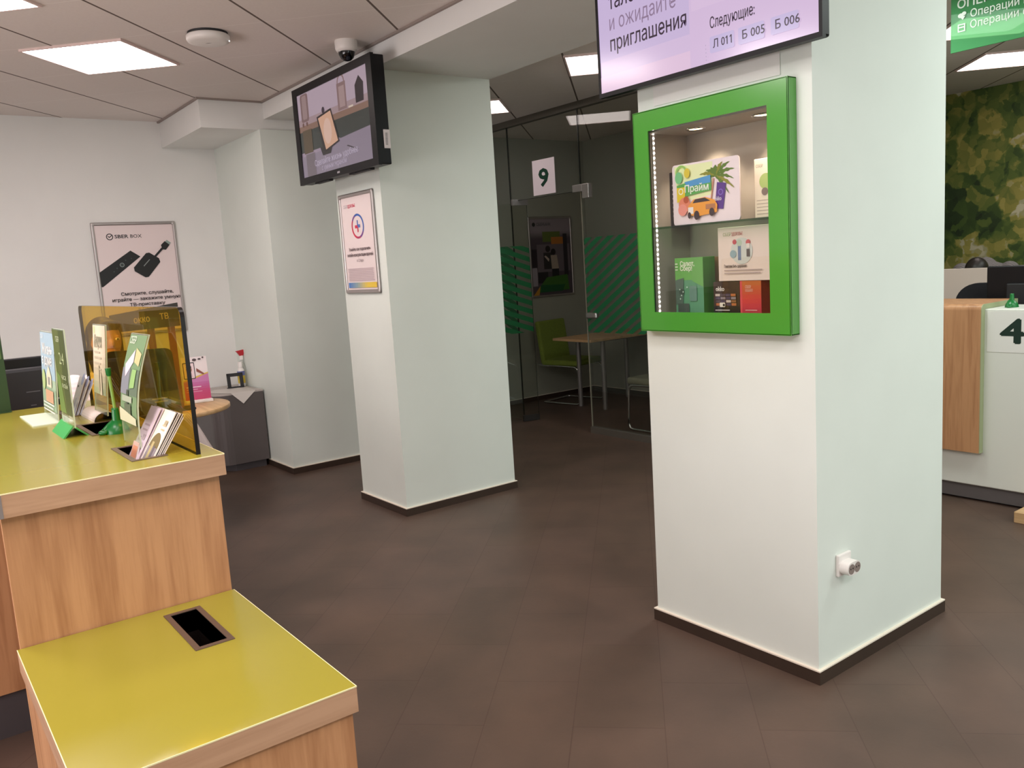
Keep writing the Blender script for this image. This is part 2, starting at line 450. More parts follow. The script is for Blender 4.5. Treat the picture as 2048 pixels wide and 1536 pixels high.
_loc = {}
def build(name, mb, parent=None, loc=(0, 0, 0), mods=None):
    o3 = _loc[parent] if parent else Vector(loc)
    me = bpy.data.meshes.new(name)
    me.from_pydata([v - o3 for v in mb.v], [], mb.f)
    for m in mb.mats: me.materials.append(m)
    me.polygons.foreach_set('material_index', mb.fm)
    me.polygons.foreach_set('use_smooth', mb.sm)
    me.update()
    o = bpy.data.objects.new(name, me); C.objects.link(o)
    if parent: o.parent = parent
    else: o.location = o3
    _loc[o] = o3
    return o
def tag(o, label, cat, group=None, kind=None):
    if label: o['label'] = label
    if cat: o['category'] = cat
    if group: o['group'] = group
    if kind: o['kind'] = kind
    return o
def thing(name, label, cat, loc, group=None):
    o = bpy.data.objects.new(name, None); C.objects.link(o); o.location = loc; o.empty_display_size = .05
    _loc[o] = Vector(loc)
    return tag(o, label, cat, group)
def single(name, label, cat, loc, mb, group=None):
    return tag(build(name, mb, None, loc), label, cat, group)
def struct(name, mb, loc=(0, 0, 0)):
    return tag(build(name, mb, None, loc), None, None, None, 'structure')
def part(parent, name, mb, label=None):
    o = build(name, mb, parent)
    if label: o['label'] = label
    return o

# ------------------------------------------------------------------ room shell
struct('floor', MB().box((-2.7, -3.3, -.1), (8.4, 7.4, 0), FLOOR))
struct('ceiling', MB().box((-2.6, -3.2, CEIL), (2.505, 7.27, CEIL + .08), CEIL_A))
struct('ceiling', MB().box((3.345, -3.2, CEIL), (8.3, 7.27, CEIL + .08), CEIL_B))
struct('wall_north', MB().box((-2.7, 7.27, 0), (4.93, 7.4, CEIL + .08), WALL))
struct('wall_meeting_room_north', MB().box((4.93, 7.27, 0), (6.7, 7.4, CEIL + .08), WALLSHADE))
struct('wall_west', MB().box((-2.7, -3.2, 0), (-2.6, 7.27, CEIL + .08), WALL))
struct('wall_south', MB().box((-2.7, -3.3, 0), (8.4, -3.2, CEIL + .08), WALL))
struct('wall_east', MB().box((8.3, -3.2, 0), (8.4, 7.27, CEIL + .08), mural_mat()))
struct('wall_meeting_room_east', MB().box((6.6, 3.7, 0), (6.7, 7.27, CEIL), WALLSHADE))
struct('wall_meeting_room_south', MB().box((4.905, 3.6, 0), (6.7, 3.7, CEIL), WALLSHADE))
struct('beam', MB().box((2.505, -3.2, 2.70), (3.345, 6.25, CEIL + .08), WALL))
struct('beam', MB().box((2.035, 6.25, 2.622), (3.345, 7.27, CEIL + .08), WALL))
struct('column', MB().box((2.455, 6.225, 0), (3.345, 7.27, 2.622), PILLARP))
struct('pillar', MB().box((2.494, 4.536, 0), (3.345, 5.13, 2.70), PILLARP))
NY0, NY1, NZ0, NZ1, NX = 1.70, 2.35, 1.27, 1.995, 2.70     # showcase niche
pb = MB()
pb.box((2.468, 1.625, 0), (3.331, 2.387, NZ0), PILLARP); pb.box((2.468, 1.625, NZ1), (3.331, 2.387, 2.70), PILLARP)
pb.box((2.468, 1.625, NZ0), (3.331, NY0, NZ1), PILLARP); pb.box((2.468, NY1, NZ0), (3.331, 2.387, NZ1), PILLARP)
pb.box((NX, NY0, NZ0), (3.331, NY1, NZ1), PILLARP)
struct('pillar', pb)

def skirting(name, segs, h=.047, t=.012):
    mb = MB()
    for a, b in segs:      # axis aligned boxes
        mb.box((a[0], a[1], 0), (b[0], b[1], h), SKIRT)
        mb.box((a[0], a[1], h), (b[0], b[1], h + .005), CAULK)
    struct(name, mb)
def ring_segs(x0, y0, x1, y1, t=.012):
    return [((x0 - t, y0 - t), (x1 + t, y0)), ((x0 - t, y1), (x1 + t, y1 + t)), ((x0 - t, y0), (x0, y1)), ((x1, y0), (x1 + t, y1))]
skirting('baseboard_pillar', ring_segs(2.494, 4.536, 3.345, 5.13))
skirting('baseboard_pillar', ring_segs(2.468, 1.625, 3.331, 2.387))
skirting('baseboard_column', [((2.443, 6.213), (3.345, 6.225)), ((2.443, 6.225), (2.455, 7.27))])
skirting('baseboard_north', [((-2.6, 7.258), (2.443, 7.27)), ((4.96, 7.258), (6.6, 7.27))])
skirting('baseboard_meeting_room', [((6.588, 3.7), (6.6, 7.258))])
# shadow-gap angle trim where the hall ceiling meets the beam and the bulkhead
tm = MB()
tm.box((2.488, -3.2, CEIL - .012), (2.505, 6.25, CEIL), mat('ceiling edge trim', '#9a8d86', .6))
tm.box((2.018, 6.233, CEIL - .012), (2.505, 6.25, CEIL), _mats['ceiling edge trim'])
tm.box((2.018, 6.25, CEIL - .012), (2.035, 7.27, CEIL), _mats['ceiling edge trim'])
struct('trim_1', tm)

# ------------------------------------------------------------------ lit ceiling panels
FRAMEP = mat('panel frame', '#e6cfca', .5)
def ceiling_light(x, y, s, label, tint='#fff0ea'):
    t = thing('ceiling_light', label, 'ceiling light', (x, y, CEIL), 'square ceiling panels')
    M = Matrix.Translation((x, y, CEIL)) @ Matrix.Rotation(R(45), 4, 'Z')
    f = MB(); f.M = M; h = .298; w = .012
    for a, b in [((-h, -h), (h, -h + w)), ((-h, h - w), (h, h)), ((-h, -h + w), (-h + w, h - w)), ((h - w, -h + w), (h, h - w))]:
        f.box((a[0], a[1], -.012), (b[0], b[1], 0), FRAMEP)
    part(t, 'frame', f)
    d = MB(); d.M = M; d.box((-h + w, -h + w, -.008), (h - w, h - w, 0), glow(tint, s))
    part(t, 'diffuser', d)
ceiling_light(1.23, 5.33, PANEL * 3.0, 'whole bright square panel in the hall ceiling left of the round white disc')
ceiling_light(.38, 4.48, PANEL * 3.0, 'bright ceiling panel cut off by the upper left corner of the photo')
ceiling_light(4.18, 4.28, PANEL * .7, 'bright ceiling panel half behind the left edge of the queue screen')
ceiling_light(4.197, 5.985, PANEL * .8, 'bright ceiling panel peeking out beside the far pillar')
ceiling_light(7.15, 3.0, PANEL * 1.3, 'bright ceiling panel in front of the leaf mural under the green sign')
ceiling_light(5.88, 2.58, PANEL * .5, 'ceiling panel showing as a sliver between near pillar and green sign')

# ------------------------------------------------------------------ glass meeting room
GX = 4.93
gp = thing('glass_partition', None, None, (GX, 5.4, 0)); gp['kind'] = 'structure'
ALUD = mat('dark aluminium channel', '#6a645c', .45, metal=.3)
part(gp, 'header', MB().box((GX - .03, 3.7, CEIL - .055), (GX + .03, 7.27, CEIL), ALUD))
mb = MB(); mb.box((GX - .03, 3.7, 0), (GX + .03, 5.47, .055), ALUD); part(gp, 'floor_channel', mb)
part(gp, 'pane', MB().box((GX - .005, 3.7, .055), (GX + .005, 5.47, CEIL - .055), GLASS))
part(gp, 'pane', MB().box((GX - .005, 6.47, .01), (GX + .005, 7.26, CEIL - .055), GLASS))
part(gp, 'transom_pane', MB().box((GX - .005, 5.48, 2.10), (GX + .005, 6.46, CEIL - .055), GLASS))
EDGED = mat('dark glass edge', '#11130f', .3); EDGEL = mat('pale glass edge', '#9a9384', .3)
mb = MB(); mb.box((GX - .006, 6.46, .05), (GX + .006, 6.468, CEIL - .055), EDGED)
mb.box((GX - .006, 5.471, 2.1), (GX + .006, 5.479, CEIL - .055), EDGED)
mb.box((GX - .006, 5.4715, .055), (GX + .006, 5.4765, 2.1), EDGEL)
mb.box((GX - .006, 5.48, 2.096), (GX + .006, 6.46, 2.1), EDGED)
part(gp, 'glass_edge', mb)
FILM = mat('dark green film', '#0f6a3c', .4)
def stripes(mb, O, ud, w, h, z0, period=.083, duty=.58, slope=.62, off=.0):
    """diagonal bands clipped to a w x h rectangle"""
    O = Vector(O); ud = Vector(ud)
    k = -int(w * abs(slope) / period) - 3
    while k * period < h + w * abs(slope) + period:
        b0 = k * period; b1 = b0 + period * duty
        poly = [(0, b0), (w, b0 + slope * w), (w, b1 + slope * w), (0, b1)]
        for lo in (True, False):       # clip against the bottom then the top
            out = []
            for i in range(len(poly)):
                p, q = poly[i], poly[(i + 1) % len(poly)]
                ins = lambda a: a[1] >= 0 if lo else a[1] <= h
                lim = 0 if lo else h
                if ins(p): out.append(p)
                if ins(p) != ins(q):
                    t = (lim - p[1]) / (q[1] - p[1]); out.append((p[0] + t * (q[0] - p[0]), lim))
            poly = out
            if not poly: break
        if len(poly) > 2:
            mb.add([O + ud * p[0] + Vector((0, 0, z0 + p[1])) for p in poly], [list(range(len(poly)))], FILM)
        k += 1
    return mb
part(gp, 'striped_film', stripes(MB(), (GX - .006, 5.46, 0), (0, -1, 0), 1.6, .81, .89), 'dark green diagonal stripes')
part(gp, 'striped_film', stripes(MB(), (GX - .006, 7.24, 0), (0, -1, 0), .77, .82, .865, slope=-.45), 'dark green diagonal stripes')
mb = MB(); mb.box((GX - .022, 5.36, 2.03), (GX + .022, 5.44, 2.15), ALU, .003); mb.box((GX - .022, 5.44, 2.09), (GX + .022, 5.56, 2.15), ALU, .003)
part(gp, 'corner_fitting', mb)
mb = MB(); mb.box((GX - .025, 5.34, 1.01), (GX + .02, 5.47, 1.06), ALU, .012); part(gp, 'lock', mb)
# open glass door folded back towards the hall
dr = thing('door_1', None, None, (GX, 6.40, 0)); dr['kind'] = 'structure'
ud = Vector((-.985, .17, 0)).normalized(); hz = Vector((GX + .10, 6.36, 0))
mb = MB(); nrm = Vector((-ud.y, ud.x, 0)) * .010
mb.extrude([hz + Vector((0, 0, .02)), hz + ud * .93 + Vector((0, 0, .02)), hz + ud * .93 + Vector((0, 0, 2.07)), hz + Vector((0, 0, 2.07))], nrm, GLASS, EDGED)
part(dr, 'door_pane', mb)
part(dr, 'striped_film', stripes(MB(), hz - nrm * .1, ud, .93, .82, .86, slope=.35), 'dark green diagonal stripes')
mb = MB()
a = hz + ud * .0
mb.extrude([a + Vector((0, 0, 2.055)), a + ud * .16 + Vector((0, 0, 2.055)), a + ud * .16 + Vector((0, 0, 2.11)), a + Vector((0, 0, 2.11))], nrm * 3, STEELG)
part(dr, 'top_fitting', mb)
mb = MB()
mb.extrude([a - nrm + Vector((0, 0, .005)), a - nrm + ud * .17 + Vector((0, 0, .005)), a - nrm + ud * .17 + Vector((0, 0, .06)), a - nrm + Vector((0, 0, .06))], nrm * 3, mat('dark fitting', '#2a2624', .4))
part(dr, 'bottom_fitting', mb)
# number sheet
mb = MB(); mb.box((GX - .009, 5.795, 2.115), (GX - .006, 6.105, 2.423), ink('#efe2ea'))
p = Print(mb, (GX - .009, 6.105, 2.115), (0, -1, 0), (0, 0, 1))
p.text(.155, .075, '9', .215, '#0b3a2a', 'c', .028, width=.125)
single('number_sign', 'white square sheet with a dark green 9 on the glass above the doorway', 'sign', (GX, 5.95, 2.115), mb)

# framed posters -----------------------------------------------------------------
def snap_frame(t, O, u, w, h, d=.018, fw=.024, fm=None):
    """rounded snap frame of aluminium profile around a sheet; O lower left corner on the wall"""
    u = Vector(u); v = Vector((0, 0, 1)); n = u.cross(v); fm = fm or ALU
    mb = MB(); M = Matrix((u.to_4d(), v.to_4d(), n.to_4d(), (0, 0, 0, 1))).transposed()
    for i in range(3): M[3][i] = 0
    M[0][3], M[1][3], M[2][3] = O; M[3][3] = 1
    mb.M = M
    for a, b in [((0, 0), (w, fw)), ((0, h - fw), (w, h)), ((0, 0), (fw, h)), ((w - fw, 0), (w, h))]:
        mb.box((a[0], a[1], 0), (b[0], b[1], d), fm, .008, 3)
    for a in ((0, 0), (w - fw - .006, 0), (0, h - fw - .006), (w - fw - .006, h - fw - .006)):
        mb.box((a[0], a[1], 0), (a[0] + fw + .006, a[1] + fw + .006, d + .001), fm, .012, 4)
    part(t, 'frame', mb)
    sh = MB(); sh.M = M; sh.box((fw - .002, fw - .002, .002), (w - fw + .002, h - fw + .002, .008), ink('#e8d9d8', .25)); sh.M = Matrix()
    pr = Print(sh, Vector(O) + n * .008 + u * fw + v * fw, u, v)
    return sh, pr, w - 2 * fw, h - 2 * fw

# media-box poster on the far wall
t = thing('poster_frame', 'tall poster of a black remote and media stick on the far wall', 'poster', (1.745, 7.27, 1.14))
sh, p, w, h = snap_frame(t, (1.427, 7.27, 1.14), (1, 0, 0), .638, .90)
BK = '#16191a'
p.ring(.105, h - .088, .026, .007, '#2a2a2c'); p.poly([(.09, h - .085), (.103, h - .097), (.128, h - .075), (.125, h - .07), (.103, h - .088), (.095, h - .08)], '#2a2a2c')
p.text(.142, h - .10, 'SBER', .038, '#2a2a2c', 'l', .02, width=.10); p.text(.258, h - .10, 'BOX', .038, '#2a2a2c', 'l', .005, width=.085)
p.poly([(0, h - .475), (0, h - .36), (.245, h - .20), (.315, h - .25), (.012, h - .475)], BK)
for q in [(.17, h - .31, .017), (.13, h - .335, .006), (.105, h - .36, .005), (.20, h - .275, .005), (.245, h - .262, .004)]: p.disc(*q, '#3a4442')
p.ring(.17, h - .31, .017, .004, '#8f9a98')
p.poly([(.255, h - .335), (.36, h - .225), (.385, h - .222), (.455, h - .27), (.462, h - .30), (.36, h - .415), (.335, h - .418), (.258, h - .365)], BK)
p.poly([(.33, h - .325), (.38, h - .275), (.384, h - .279), (.334, h - .33)], '#8b9290')
p.poly([(.415, h - .255), (.485, h - .185), (.497, h - .197), (.428, h - .265)], BK)
p.poly([(.482, h - .165), (.515, h - .135), (.55, h - .165), (.517, h - .205), (.49, h - .20)], BK)
p.poly([(.518, h - .138), (.532, h - .125), (.562, h - .15), (.548, h - .163)], '#8fa39c')
p.text(w / 2 + .04, h - .553, 'Смотрите, слушайте,', .037, '#2c2527', 'c', .012, width=.40)
p.text(w / 2 + .03, h - .597, 'играйте — закажите умную', .037, '#2c2527', 'c', .012, width=.52)
p.text(w / 2 + .03, h - .641, 'ТВ-приставку', .037, '#2c2527', 'c', .012, width=.27)
p.text(w / 2 + .03, h - .684, 'в Сбере', .045, '#9b8f90', 'c', .0, width=.15)
part(t, 'print', sh)

# health poster on the far pillar
t = thing('poster_frame', 'narrow poster with a red and blue ring and cross on the far pillar', 'poster', (2.494, 4.85, 1.40))
sh, p, w, h = snap_frame(t, (2.494, 5.085, 1.397), (0, -1, 0), .462, .628)
p.text(.03, h - .065, 'СБЕР', .028, '#8f7f85', 'l', 0, width=.055); p.text(.088, h - .065, 'ЗДОРОВЬЕ', .028, '#d8385c', 'l', .01, width=.105)
p.ring(w / 2, h - .185, .083, .014, ['#3b62b0', '#3b62b0', '#3b62b0', '#7a4f8f', '#c02f55', '#d02a4c', '#d02a4c', '#b03a66', '#7c4c93', '#4a60ac'], 0, 360, .93)
p.rect(w / 2 - .006, h - .185, w / 2 + .006, h - .148, '#3b62b0'); p.rect(w / 2 - .006, h - .222, w / 2 + .006, h - .185, '#d02a4c')
p.rect(w / 2 - .036, h - .197, w / 2 - .004, h - .178, '#d02a4c'); p.rect(w / 2 + .004, h - .194, w / 2 + .034, h - .175, '#4a72b8')
p.text(w / 2, h - .335, 'Узнайте, как подключить', .028, '#5a4448', 'c', .012, width=.29)
p.text(w / 2, h - .37, 'онлайн-консультации врачей', .028, '#5a4448', 'c', .016, width=.345)
p.text(w / 2, h - .405, 'в Сбере', .026, '#8d7b80', 'c', 0, width=.09)
p.lines(.03, w - .03, h - .45, 8, .0105, .0045, '#bfaab0', .05)
p.grad(.02, .012, w - .012, .045, ['#3f77c2', '#8fa5a8', '#e2c44a', '#e6c33c'], 12)
part(t, 'print', sh)

# poster inside the meeting room
t = thing('poster_frame', 'poster of a cooking couple on the wall inside the dim meeting room', 'poster', (6.1, 7.27, 1.12))
sh, p, w, h = snap_frame(t, (5.745, 7.27, 1.13), (1, 0, 0), .62, .875)
p.rect(0, 0, w, h, '#8f8288'); p.rect(0, 0, w, h * .82, '#51464d'); p.grad(0, h * .74, w, h * .84, ['#51464d', '#8f8288'], 6, True)
p.disc(.055, h - .06, .022, '#2b2c2c'); p.text(.095, h - .075, 'СБЕРБАНК', .045, '#565058', 'l', .01, width=.20)
p.rect(.17, h - .25, .42, h - .14, '#5d6a2f'); p.rect(.29, h - .32, .49, h - .20, '#b06d2c')
p.rect(0, .28, .08, .5, '#2a2027'); p.rect(.08, .25, .55, .55, '#6d6168'); p.rect(.46, .2, .52, .66, '#2c252b')
p.disc(.235, .50, .035, '#1f1717'); p.poly([(.17, .46), (.29, .46), (.30, .28), (.17, .28)], '#2f2a2b'); p.poly([(.18, .42), (.24, .36), (.25, .39), (.20, .43)], '#b9a79c')
p.disc(.31, .465, .035, '#1b1314'); p.poly([(.27, .43), (.36, .43), (.38, .28), (.28, .28)], '#a89788'); p.rect(.28, .15, .38, .28, '#1d1a20')
p.rect(.0, .1, .07, .3, '#9c929b'); p.rect(.08, .13, .22, .25, '#231d22')
p.poly([(.03, .03), (.2, .19), (.5, .21), (.52, .04)], '#3c6a25'); p.poly([(.1, .03), (.11, .11), (.46, .1), (.42, .03)], '#15532a')
p.poly([(0, .0), (.1, .1), (.08, .0)], '#c08a33')
part(t, 'print', sh)

# meeting table
t = thing('meeting_table', 'wood topped table with grey tube legs behind the glass', 'table', (6.0, 6.34, 0))
part(t, 'tabletop', MB().box((5.48, 6.05, .715), (6.55, 6.63, .74), WOODT, .003))
for x, y in ((5.77, 6.20), (5.77, 6.57), (6.45, 6.12), (6.45, 6.56)):
    part(t, 'leg', MB().cyl((x, y, 0), (x, y, .715), .024, STEELG))
part(t, 'frame_rail', MB().box((5.75, 6.19, .69), (6.46, 6.22, .715), STEELG))

# cantilever chairs
OLIVE = mat('olive green upholstery', '#7a8a35', .9, noise=.08, nscale=50)
TAUPE = mat('pale grey green upholstery', '#8b8a75', .9, noise=.08, nscale=50)
def cantilever_chair(loc, rz, fab, label):
    t = thing('cantilever_chair', label, 'chair', (loc[0], loc[1], 0), 'chrome cantilever chairs')
    M = Matrix.Translation((loc[0], loc[1], 0)) @ Matrix.Rotation(rz, 4, 'Z')      # local front is -y
    s = MB(); s.M = M; s.box((-.235, -.24, .415), (.235, .24, .475), fab, .022, 3); part(t, 'seat', s)
    b = MB(); b.M = M @ Matrix.Translation((0, .22, .43)) @ Matrix.Rotation(R(-8), 4, 'X')
    b.box((-.235, -.03, 0), (.235, .03, .46), fab, .022, 3); part(t, 'backrest', b)
    for sx in (-1, 1):
        f = MB(); f.M = M
        x = .215 * sx
        f.tube(fillet([(x, .30, .42), (x, -.23, .405), (x, -.25, .012), (x, .24, .012)], .06), .0115, CHROME)
        part(t, 'side_tube', f)
    r = MB(); r.M = M; r.tube([(-.215, .24, .012), (.215, .24, .012)], .0115, CHROME); part(t, 'rear_crossbar', r)
cantilever_chair((5.93, 6.86), R(12), OLIVE, 'olive green chair behind the meeting table, below the dim poster')
cantilever_chair((5.40, 5.03), R(180), TAUPE, 'chair at the near pillar edge, only seat corner and chrome tube showing')

# ------------------------------------------------------------------ ceiling devices
t = thing('wireless_access_point', 'flat white disc mounted on the ceiling tiles', 'access point', (1.60, 4.64, CEIL))
part(t, 'body', MB().lathe((1.60, 4.64, CEIL - .052), [(0, 0), (.085, 0), (.104, .006), (.11, .016), (.11, .034), (.104, .040), (0, .040)], WHITEP, 40))
part(t, 'mount_plate', MB().lathe((1.60, 4.64, CEIL - .012), [(.0, .0), (.102, 0), (.102, .012)], BLACKM, 32))
mb = MB(); p = Print(mb, (1.60, 4.64, CEIL - .0525), (.75, -.66, 0), (-.66, -.75, 0), -.0002); p.poly([(-.02, .0), (.0, .006), (.02, .0), (.0, -.004)], '#6b605c'); part(t, 'emblem', mb)
mb = MB().ball((1.685, 4.565, CEIL - .050), .004, glow('#ffffff', 1.2), 10); part(t, 'status_light', mb)

t = thing('dome_camera', 'white dome camera with dark lens bubble on the ceiling above the left screen', 'security camera', (2.33, 4.50, CEIL))
part(t, 'housing', MB().lathe((2.33, 4.50, CEIL - .062), [(.046, 0), (.056, .004), (.062, .016), (.064, .05), (.062, .062)], WHITEP, 36))
part(t, 'bubble', MB().lathe((2.33, 4.50, CEIL - .112), [(0, 0), (.02, .004), (.036, .017), (.045, .036), (.047, .052)], mat('smoked dome', '#0d0c11', .06), 32))
part(t, 'lens', MB().cyl((2.32, 4.47, CEIL - .098), (2.318, 4.465, CEIL - .104), .012, mat('lens', '#3a3f48', .05, metal=.6)))

# ------------------------------------------------------------------ left advertising screen
TX = 2.32; y0, y1, z0, z1 = 4.215, 5.285, 2.108, 2.702
t = thing('advertising_screen', 'thick black framed screen showing a tablet stand, on the far pillar', 'screen', (2.40, 4.75, 2.1))
mb = MB(); b_ = .062
for a, b in [((y0, z0), (y1, z0 + .042)), ((y0, z1 - .045), (y1, z1)), ((y0, z0 + .042), (y0 + b_, z1 - .045)), ((y1 - b_, z0 + .042), (y1, z1 - .045))]:
    mb.box((TX, a[0], a[1]), (TX + .02, b[0], b[1]), BLACK)
mb.box((TX + .012, y0 + .004, z0 + .004), (TX + .085, y1 - .004, z1 - .004), BLACK, .006)
part(t, 'casing', mb)
mb = MB(); sw, shh = y1 - y0 - 2 * b_, z1 - z0 - .087
mb.box((TX + .006, y0 + b_, z0 + .042), (TX + .012, y1 - b_, z1 - .045), glow('#a995a6', .55))
p = Print(mb, (TX + .0055, y1 - b_, z0 + .042), (0, -1, 0), (0, 0, 1), .0002, lambda h: glow(h, .62))
W_, H_ = sw, shh
p.rect(0, .62 * H_, W_, H_, '#b6a1ae'); p.rect(0, .60 * H_, W_, .70 * H_, '#a58c90'); p.rect(0, .545 * H_, W_, .62 * H_, '#8a6a5c')
p.rect(0, .30 * H_, W_, .55 * H_, '#3b3f3c')
p.poly([(0, 0), (W_, 0), (W_, .36 * H_), (.72 * W_, .34 * H_), (.6 * W_, .33 * H_), (.5 * W_, .38 * H_), (.42 * W_, .27 * H_), (0, .25 * H_)], '#8f8190')
p.rect(.60 * W_, .63 * H_, .72 * W_, .93 * H_, '#8a6e6e'); p.rect(.625 * W_, .66 * H_, .70 * W_, .89 * H_, '#a78c8b'); p.ring(.66 * W_, .93 * H_, .05 * W_, .012, '#8a6e6e', 0, 180)
p.poly([(.84 * W_, .64 * H_), (.94 * W_, .64 * H_), (.95 * W_, .83 * H_), (.895 * W_, .92 * H_), (.84 * W_, .83 * H_)], '#2b2329')
p.rect(.74 * W_, .62 * H_, .80 * W_, .64 * H_, '#d9c5b4')
p.rrect(.05 * W_, .66 * H_, .17 * W_, .99 * H_, .02, '#7f6464'); p.rrect(.075 * W_, .69 * H_, .145 * W_, .97 * H_, .015, '#9a8080')
p.disc(.07 * W_, .63 * H_, .013, '#6d4d47'); p.disc(.13 * W_, .63 * H_, .013, '#6d4d47')
p.rect(.05 * W_, .28 * H_, .19 * W_, .56 * H_, '#5a4a38'); p.rect(.07 * W_, .0 * H_, .21 * W_, .27 * H_, '#75686f')
p.poly([(.33 * W_, .20 * H_), (.45 * W_, .20 * H_), (.49 * W_, .30 * H_), (.30 * W_, .30 * H_)], '#2e2a2c')
p.poly([(.285 * W_, .66 * H_), (.50 * W_, .70 * H_), (.585 * W_, .30 * H_), (.38 * W_, .23 * H_), (.345 * W_, .26 * H_)], '#2a2225')
p.poly([(.305 * W_, .64 * H_), (.49 * W_, .675 * H_), (.565 * W_, .315 * H_), (.385 * W_, .255 * H_)], '#d9a98e')
p.disc(.43 * W_, .46 * H_, .055, '#e0b9a8', .075); p.disc(.39 * W_, .71 * H_, .02, '#3a2f3c')
p.poly([(.68 * W_, .22 * H_), (.82 * W_, .145 * H_), (.83 * W_, .15 * H_), (.69 * W_, .23 * H_)], '#4b4247')
p.text(.20 * W_, .10 * H_, 'Сделайте жизнь удобнее', .05, '#b9abbd', 'l', .01, width=.62 * W_, rot=.02)
p.text(.30 * W_, .03 * H_, 'с умным экраном', .045, '#b0a2b4', 'l', .01, width=.36 * W_, rot=.02)
part(t, 'display', mb)
mb = MB(); mb.box((TX + .045, y0 - .001, z0 + .09), (TX + .083, y0 + .004, z0 + .19), ink('#d5cccb')); p = Print(mb, (TX + .049, y0 - .001, z0 + .1), (1, 0, 0), (0, 0, 1))
for i in range(9): p.rect(.004, .008 + i * .0075, .018, .011 + i * .0075, '#3a3537')
part(t, 'sticker', mb, 'white barcode sticker')
for z in (2.25, 2.52): part(t, 'wall_bracket', MB().box((TX + .085, 4.62, z), (2.494, 5.02, z + .05), BLACKM))
for a, b in ((4.36, 4.62), (4.9, 5.1)): part(t, 'vent', MB().box((TX + .02, a, z0 - .008), (TX + .05, b, z0 + .004), BLACKM))
mb = MB(); p = Print(mb, (TX, y1 - .55, z0 + .014), (0, -1, 0), (0, 0, 1)); p.rect(0, 0, .035, .012, '#8d8a90'); part(t, 'logo', mb)

# ------------------------------------------------------------------ queue screen
QX = 2.36; y0, y1, z0, z1 = 1.517, 2.487, 2.138, 2.695
t = thing('queue_screen', 'large thin queue display with pale screen above the green showcase', 'screen', (2.40, 2.0, 2.14))
mb = MB()
for a, b in [((y0, z0), (y1, z0 + .016)), ((y0, z1 - .012), (y1, z1)), ((y0, z0 + .016), (y0 + .012, z1 - .012)), ((y1 - .012, z0 + .016), (y1, z1 - .012))]:
    mb.box((QX, a[0], a[1]), (QX + .018, b[0], b[1]), BLACK)
mb.box((QX + .008, y0 + .002, z0 + .002), (QX + .045, y1 - .002, z1 - .002), BLACK, .008)
part(t, 'casing', mb)
mb = MB(); mb.box((QX + .003, y0 + .012, z0 + .016), (QX + .008, y1 - .012, z1 - .012), glow('#cdb6d6', .84))
p = Print(mb, (QX + .0028, y1, z0), (0, -1, 0), (0, 0, 1), .0002, lambda h: glow(h, .84))
W_, H_ = y1 - y0, z1 - z0
p.rect(.012, .13, .46, H_ - .012, '#c3b0d4'); p.rect(.46, .016, W_ - .012, H_ - .012, '#cfb6d6')
p.rect(.012, .016, .46, .075, '#d9bcd6'); p.rect(.47, .2, W_ - .012, .5, '#d3bad8')
p.text(.072, .16, 'приглашения', .076, '#2b1c30', 'l', .004, width=.375)
p.text(.072, .235, 'и ожидайте', .076, '#8a7490', 'l', .0, width=.33)
p.text(.072, .31, 'талон', .076, '#2b1c30', 'l', .004, width=.17)
p.text(.072, .385, 'Возьмите', .076, '#2b1c30', 'l', .004, width=.28)
p.text(.55, .125, 'Следующие:', .050, '#2b1c30', 'l', .004, width=.18)
for x in (.548, .665, .79): p.rrect(x, .045, x + .10, .098, .006, '#bfb0d6')
p.text(.562, .06, 'Л 011', .038, '#2b1c30', 'l', .006, width=.077)
p.text(.682, .06, 'Б 005', .038, '#2b1c30', 'l', .006, width=.086)
p.text(.808, .06, 'Б 006', .038, '#2b1c30', 'l', .006, width=.087)
for i in range(5): p.rect(.531, .025 + i * .012, .534, .029 + i * .012, '#b09ebc')
part(t, 'display', mb)
for z in (2.25, 2.5): part(t, 'wall_bracket', MB().box((QX + .045, 1.75, z), (2.468, 2.25, z + .06), BLACKM))
# painted cover plate behind the screen
single('wall_cover_plate', 'pale painted plate on the pillar between queue screen and green showcase', 'cover plate', (2.468, 1.95, 2.09),
       MB().box((2.463, 1.74, 2.082), (2.468, 2.30, 2.2), WALL))

# ------------------------------------------------------------------ green showcase set into the near pillar
t = thing('display_cabinet', 'green framed glass showcase set into the near pillar', 'display cabinet', (2.468, 2.03, 1.23))
FX = 2.42; oy0, oy1, oz0, oz1 = 1.682, 2.372, 1.23, 2.064; iy0, iy1, iz0, iz1 = 1.763, 2.297, 1.305, 1.988
mb = MB()
for a, b in [((oy0, oz0), (oy1, iz0)), ((oy0, iz1), (oy1, oz1)), ((oy0, iz0), (iy0, iz1)), ((iy1, iz0), (oy1, iz1))]:
    mb.box((FX, a[0], a[1]), (FX + .005, b[0], b[1]), GREEN)
for a, b in [((oy0, oz0), (oy1, oz0 + .006)), ((oy0, oz1 - .006), (oy1, oz1)), ((oy0, oz0), (oy0 + .006, oz1)), ((oy1 - .006, oz0), (oy1, oz1))]:
    mb.box((FX, a[0], a[1]), (2.468, b[0], b[1]), GREEN, .002)
part(t, 'door_frame', mb)
LIN = mat('grey showcase lining', '#a29a92', .5)
mb = MB()
mb.box((NX - .004, NY0, NZ0), (NX, NY1, NZ1), LIN); mb.box((2.468, NY0, NZ0), (NX, NY1, NZ0 + .01), LIN); mb.box((2.468, NY0, NZ1 - .006), (NX, NY1, NZ1), LIN)
mb.box((2.468, NY0, NZ0), (NX, NY0 + .004, NZ1), LIN); mb.box((2.468, NY1 - .004, NZ0), (NX, NY1, NZ1), LIN)
part(t, 'lining', mb)
mb = MB()
